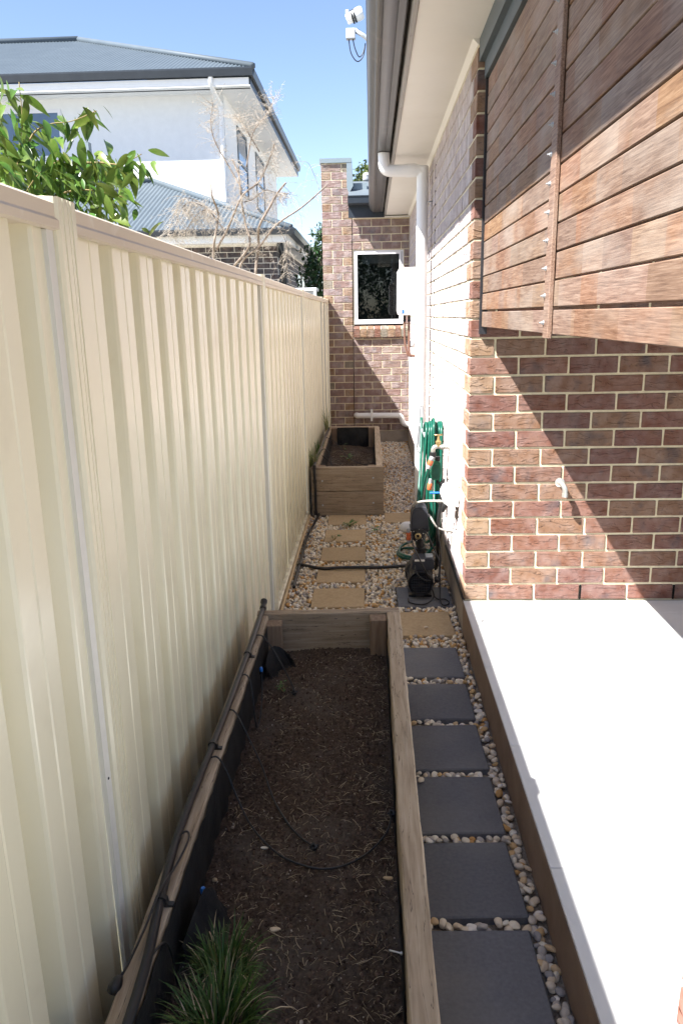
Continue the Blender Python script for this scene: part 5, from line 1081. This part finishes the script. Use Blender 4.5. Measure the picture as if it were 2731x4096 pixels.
# leafy shrub behind the fence, left
sh = thing('leafy_shrub', 'bright green large-leaved shrub leaning over the fence at left', 'shrub', (-1.25, 2.6, 0))
LM = [leaf_mesh(.066, .0125), leaf_mesh(.078, .0145, .3, .35), leaf_mesh(.058, .0115, .2, .15), leaf_mesh(.072, .0125, .35, .5), leaf_mesh(.046, .0085, .2, .1)]
so_ = Vector(sh.location); rs = random.Random(5)
brs = [[(-1.25, 2.6, .4), (-1.2, 2.58, 1.5), (-1.12, 2.5, 1.85), (-.951, 2.5, 2.02), (-.843, 2.5, 2.04), (-.76, 2.48, 2.03), (-.69, 2.47, 2.055)],
       [(-1.2, 2.58, 1.5), (-1.10, 2.5, 1.95), (-1.041, 2.5, 2.11), (-.979, 2.5, 2.15), (-.907, 2.5, 2.158), (-.826, 2.5, 2.185)],
       [(-1.12, 2.5, 1.85), (-1.09, 2.5, 2.03), (-1.06, 2.5, 2.15), (-1.055, 2.5, 2.27)], [(-1.12, 2.5, 1.85), (-1.13, 2.52, 2.05), (-1.126, 2.5, 2.2), (-1.13, 2.5, 2.3)],
       [(-1.10, 2.5, 1.85), (-.98, 2.45, 1.93), (-.88, 2.42, 1.95), (-.80, 2.4, 1.94), (-.735, 2.4, 1.925)], [(-1.15, 2.5, 1.7), (-1.0, 2.35, 1.83), (-.90, 2.3, 1.87), (-.82, 2.28, 1.85)],
       [(-1.15, 2.5, 1.75), (-1.05, 2.2, 1.88), (-.98, 2.1, 1.95), (-.93, 2.05, 1.97)], [(-1.15, 2.5, 1.75), (-1.10, 2.3, 1.95), (-1.03, 2.2, 2.06), (-1.0, 2.15, 2.10)],
       [(-1.1, 2.5, 1.9), (-1.0, 2.6, 2.0), (-.93, 2.65, 2.06), (-.86, 2.7, 2.10)], [(-1.2, 2.5, 1.6), (-1.12, 2.1, 1.75), (-1.02, 1.95, 1.83), (-.92, 1.9, 1.84)],
       [(-1.2, 2.5, 1.65), (-1.14, 2.35, 1.9), (-1.10, 2.3, 2.0), (-1.05, 2.25, 2.03)], [(-1.2, 2.5, 1.65), (-1.1, 2.45, 1.86), (-1.0, 2.4, 1.98), (-.92, 2.4, 2.03)], [(-1.2, 2.5, 1.6), (-1.1, 2.3, 1.75), (-.98, 2.2, 1.86), (-.86, 2.15, 1.86)]]
m = MB()
for i, b in enumerate(brs):
    P = curve(b, 5); n = len(P); r0 = .010 if i == 0 else .005; m.tube([p - so_ for p in P], [max(.0014, r0 * (1 - k / n)) for k in range(n)], 6)
m.build('branches', 'green_twig', sh, True)
spots_l = []
for i, b in enumerate(brs):
    P = [p for p in curve(b, 14) if p.z > 1.76]
    for p in P:
        for _ in range(2 if p.z < 2.12 else 1): spots_l.append((p, i)) if rs.random() < .72 else None
for (cx, cy_, cz, sx_, sz_, k_) in ((-1.10, 2.45, 1.98, .10, .09, 90), (-.98, 2.4, 1.92, .11, .06, 70), (-1.12, 2.5, 2.14, .06, .07, 34), (-.86, 2.4, 1.9, .08, .05, 30), (-.93, 2.5, 2.09, .07, .03, 16)):
    for _ in range(k_): spots_l.append((Vector((rs.gauss(cx, sx_), rs.gauss(cy_, .12), rs.gauss(cz, sz_))), 0))
rs.shuffle(spots_l); jl = MB(); cnt = 0
for p, i in spots_l:
    q = p + Vector((rs.uniform(-.03, .03), rs.uniform(-.05, .05), rs.uniform(-.04, .03)))
    if q.x > -.62: q.x = -.62 - rs.uniform(0, .05)
    if q.z < 1.72: continue
    e = (R(rs.uniform(-88, -5)), R(rs.uniform(-45, 45)), R(rs.gauss(-65, 70))); sc_ = rs.uniform(.8, 1.3); me = rs.choice(LM)
    if cnt < 300:
        o = bpy.data.objects.new('leaf', me); o.location = q - so_; o.rotation_euler = e; o.scale = (sc_,) * 3; link(o, sh); cnt += 1
    else:
        from mathutils import Euler
        M_ = Matrix.Translation(q - so_) @ Euler(e).to_matrix().to_4x4() @ Matrix.Scale(sc_, 4)
        jl.add([M_ @ v.co for v in me.vertices], [tuple(f.vertices) for f in me.polygons], rs.random())
tag(jl.build('leaves', 'leaf', sh, True), kind='stuff')
# bare dry tree behind the fence
bt = thing('bare_tree', 'bare dead tree with pale feathery twigs behind the fence', 'tree', (-1.05, 6.5, 0)); bo = Vector(bt.location); rb_ = random.Random(9)
LIMB = {'l1': [(-1.28, 1.5), (-1.28, 2.03), (-1.25, 2.20), (-1.24, 2.39), (-1.25, 2.51), (-1.27, 2.62)], 'l2': [(-.95, 1.3), (-0.94, 1.89), (-0.92, 2.14), (-0.89, 2.27), (-0.80, 2.42), (-0.75, 2.53), (-0.67, 2.61)],
 'l3': [(-1.12, 1.98), (-0.98, 2.14), (-1.02, 2.32), (-1.03, 2.52), (-1.04, 2.66), (-1.10, 2.80)], 'l4': [(-1.05, 1.5), (-1.08, 1.96), (-0.89, 2.14), (-0.75, 2.28), (-0.54, 2.42), (-0.34, 2.58)],
 'l5': [(-1.26, 2.11), (-1.14, 2.27), (-1.01, 2.50), (-0.89, 2.63), (-0.79, 2.80), (-0.74, 2.88)], 'l6': [(-1.02, 2.56), (-1.14, 2.77), (-1.23, 2.94), (-1.25, 3.08), (-1.23, 3.22)], 'l7': [(-0.98, 2.73), (-0.92, 2.98), (-0.82, 3.09), (-0.74, 3.22)],
 'l8': [(-0.87, 2.84), (-0.96, 2.99), (-1.03, 3.09)], 'l9': [(-1.24, 2.38), (-1.33, 2.44), (-1.44, 2.47), (-1.54, 2.40), (-1.60, 2.25)], 'l10': [(-1.24, 2.33), (-1.32, 2.42), (-1.44, 2.35), (-1.52, 2.23)], 'l11': [(-1.17, 2.24), (-1.26, 2.36), (-1.36, 2.47), (-1.50, 2.49), (-1.66, 2.24)],
 'l12': [(-0.75, 2.28), (-0.69, 2.17), (-0.68, 2.07), (-0.68, 1.91)], 'l13': [(-0.40, 2.55), (-0.44, 2.66), (-0.49, 2.74), (-0.63, 2.75)], 'l14': [(-1.01, 2.47), (-0.94, 2.50), (-0.84, 2.56), (-0.74, 2.54), (-0.66, 2.54)]}
RAD = {'l1': .0115, 'l2': .0135, 'l3': .0105, 'l4': .0095, 'l5': .0095, 'l6': .007, 'l7': .006, 'l8': .005, 'l9': .005, 'l10': .005, 'l11': .005, 'l12': .003, 'l13': .0022, 'l14': .005}
mt, ml, mw = MB(), MB(), MB()
mt.tube(curve([(-1.06, 6.5, -.03), (-1.05, 6.5, .6), (-1.06, 6.5, 1.2), (-1.05, 6.5, 1.55)], 4), [.045] * 5 + [.04] * 4 + [.034] * 4, 9); mt.v = [tuple(Vector(p) - bo) for p in mt.v]; mt.build('trunk', 'bark_pale', bt, True)
for k, pts in LIMB.items():
    y0 = 6.5; ys_ = [y0 + rb_.uniform(-.1, .1) for _ in pts]; ys_[0] = 6.5
    P = curve([(x, y_, z) for (x, z), y_ in zip(pts, ys_)], 6); n = len(P); thick = k in ('l1', 'l2', 'l3', 'l4', 'l5')
    ml.tube(P, [RAD[k] * (1 - (.45 if thick else .75) * i / n) for i in range(n)], 7)
    # dead feathery twiglets
    nt_ = {'l1': 36, 'l2': 40, 'l3': 100, 'l4': 34, 'l5': 120, 'l6': 70, 'l7': 85, 'l8': 60, 'l9': 95, 'l10': 95, 'l11': 100, 'l12': 30, 'l13': 12, 'l14': 100}[k]
    for _ in range(nt_):
        i = rb_.randrange(n // 4, n); p = P[i].copy(); up = k in ('l6', 'l7', 'l8') 
        d = Vector((rb_.uniform(-1, 1), rb_.uniform(-1, 1), rb_.uniform(-.1, 1.0) if up else rb_.uniform(-1.0, .5))).normalized(); L_ = rb_.uniform(.06, .24) * (.8 if up else 1); q = [p]
        for s in range(4):
            d = (d + Vector((rb_.uniform(-.3, .3), rb_.uniform(-.3, .3), (-.05 if up else -.22)))).normalized(); q.append(q[-1] + d * L_ / 4)
        mw.tube(q, [.0013, .001, .0008, .0006, .0004], 3, False)
        for s in range(1, 5):
            for _k in range(2 if k != 'l13' else 1):
                e = Vector((rb_.uniform(-1, 1), rb_.uniform(-1, 1), rb_.uniform(-1, .6))).normalized() * rb_.uniform(.012, .045); r_ = q[s]
                mw.tube([r_, r_ + e * .6 + Vector((0, 0, -.003)), r_ + e], [.0007, .0009, .0003], 3, False)
ml.v = [tuple(Vector(p) - bo) for p in ml.v]; ml.build('limbs', 'bark_pale', bt, True)
mw.v = [tuple(Vector(p) - bo) for p in mw.v]; tag(mw.build('twigs', 'twig_pale', bt, True), kind='stuff')
def crown_tree(name, label, loc, h0, centers, n, leaf, mat, seed, group=None):
    """trunk, limbs to each clump, leaf blades scattered through the clumps' volumes"""
    t = thing(name, label, 'tree', loc, group); rr = np.random.default_rng(seed); pr = random.Random(seed); m = MB()
    m.tube(curve([(0, 0, -.05), (.03, .02, h0 * .5), (0, 0, h0)], 4), [.07] * 3 + [.06] * 3 + [.05] * 3, 8); m.build('trunk', 'bark', t, True); m = MB()
    Vs, Fs, As = [], [], []; nb = 0
    tot = sum(c[3] ** 2 for c in centers)
    for (cx, cy_, cz, r) in centers:
        m.tube(curve([(0, 0, h0 * .85), (cx * .5, cy_ * .5, (h0 + cz) / 2 - .1), (cx, cy_, cz)], 4), [.03, .028, .026, .024, .02, .017, .014, .011, .008], 6)
        k = int(n * r * r / tot)
        for _ in range(k):
            d = rr.normal(size=3); d /= np.linalg.norm(d); p = np.array([cx, cy_, cz]) + d * r * (rr.random() ** .45) * np.array([1, 1, .85]) * (1 + .25 * math.sin(5 * d[0] + 3 * d[2] + cx))
            u = rr.normal(size=3); u[2] -= .5; u /= np.linalg.norm(u); v = np.cross(u, rr.normal(size=3)); v /= np.linalg.norm(v); l = leaf * rr.uniform(.7, 1.3)
            Vs += [p, p + u * l * .5 + v * l * .24, p + u * l, p + u * l * .5 - v * l * .24]; Fs.append((nb, nb + 1, nb + 2, nb + 3)); nb += 4; As += [rr.random()] * 4
    m.build('limbs', 'bark', t, True)
    link(bpy.data.objects.new('crown', raw_mesh('crown', np.array(Vs), np.array(Fs), mat, np.array(As), False)), t); return t
crown_tree('evergreen_tree', 'dark green tree between neighbour house and brick parapet', (-.90, 13.6, 0), 1.6, [(.0, 0, 2.2, .35), (.05, .1, 2.65, .3), (.10, 0, 2.95, .17), (.02, -.1, 1.8, .4), (-.05, .1, 2.4, .22)], 2600, .075, 'leaf_dark', 31)
crown_tree('evergreen_tree', 'sunlit olive tree rising behind the parapet and low roof', (-.05, 14.2, 0), 2.6, [(0, 0, 3.75, .38), (.3, .2, 3.9, .35), (-.15, 0, 3.4, .4), (.3, -.1, 3.4, .4), (.08, .1, 4.02, .18)], 3200, .085, 'leaf_olive', 32)
for k_, (tx, ty, lab) in enumerate(((.9, -6.6, 'tall leafy garden tree mirrored in the far window glass'), (-3.6, -6.9, 'unseen added tree left of the mirrored one, blocking sky'), (5.4, -7.2, 'unseen added tree right of the mirrored one, blocking sky'))):  # pulled close and enlarged to block sky behind the camera; side pair added
    crown_tree('sky_block_tree', lab, (tx, ty, 0), 1.6, [(0, 0, 3.2, 1.3), (1.5, .2, 3.0, 1.2), (-1.5, .3, 2.9, 1.2), (.4, 0, 4.6, 1.2), (-.9, 0, 4.2, 1.0), (.1, 0, 5.5, .9), (2.2, 0, 2.0, 1.1), (-2.2, 0, 2.0, 1.1), (0, -.3, 1.3, 1.4), (1.7, 0, 1.1, 1.2), (-1.7, 0, 1.1, 1.2)], 17000, .14, 'leaf_dark', 40 + k_)
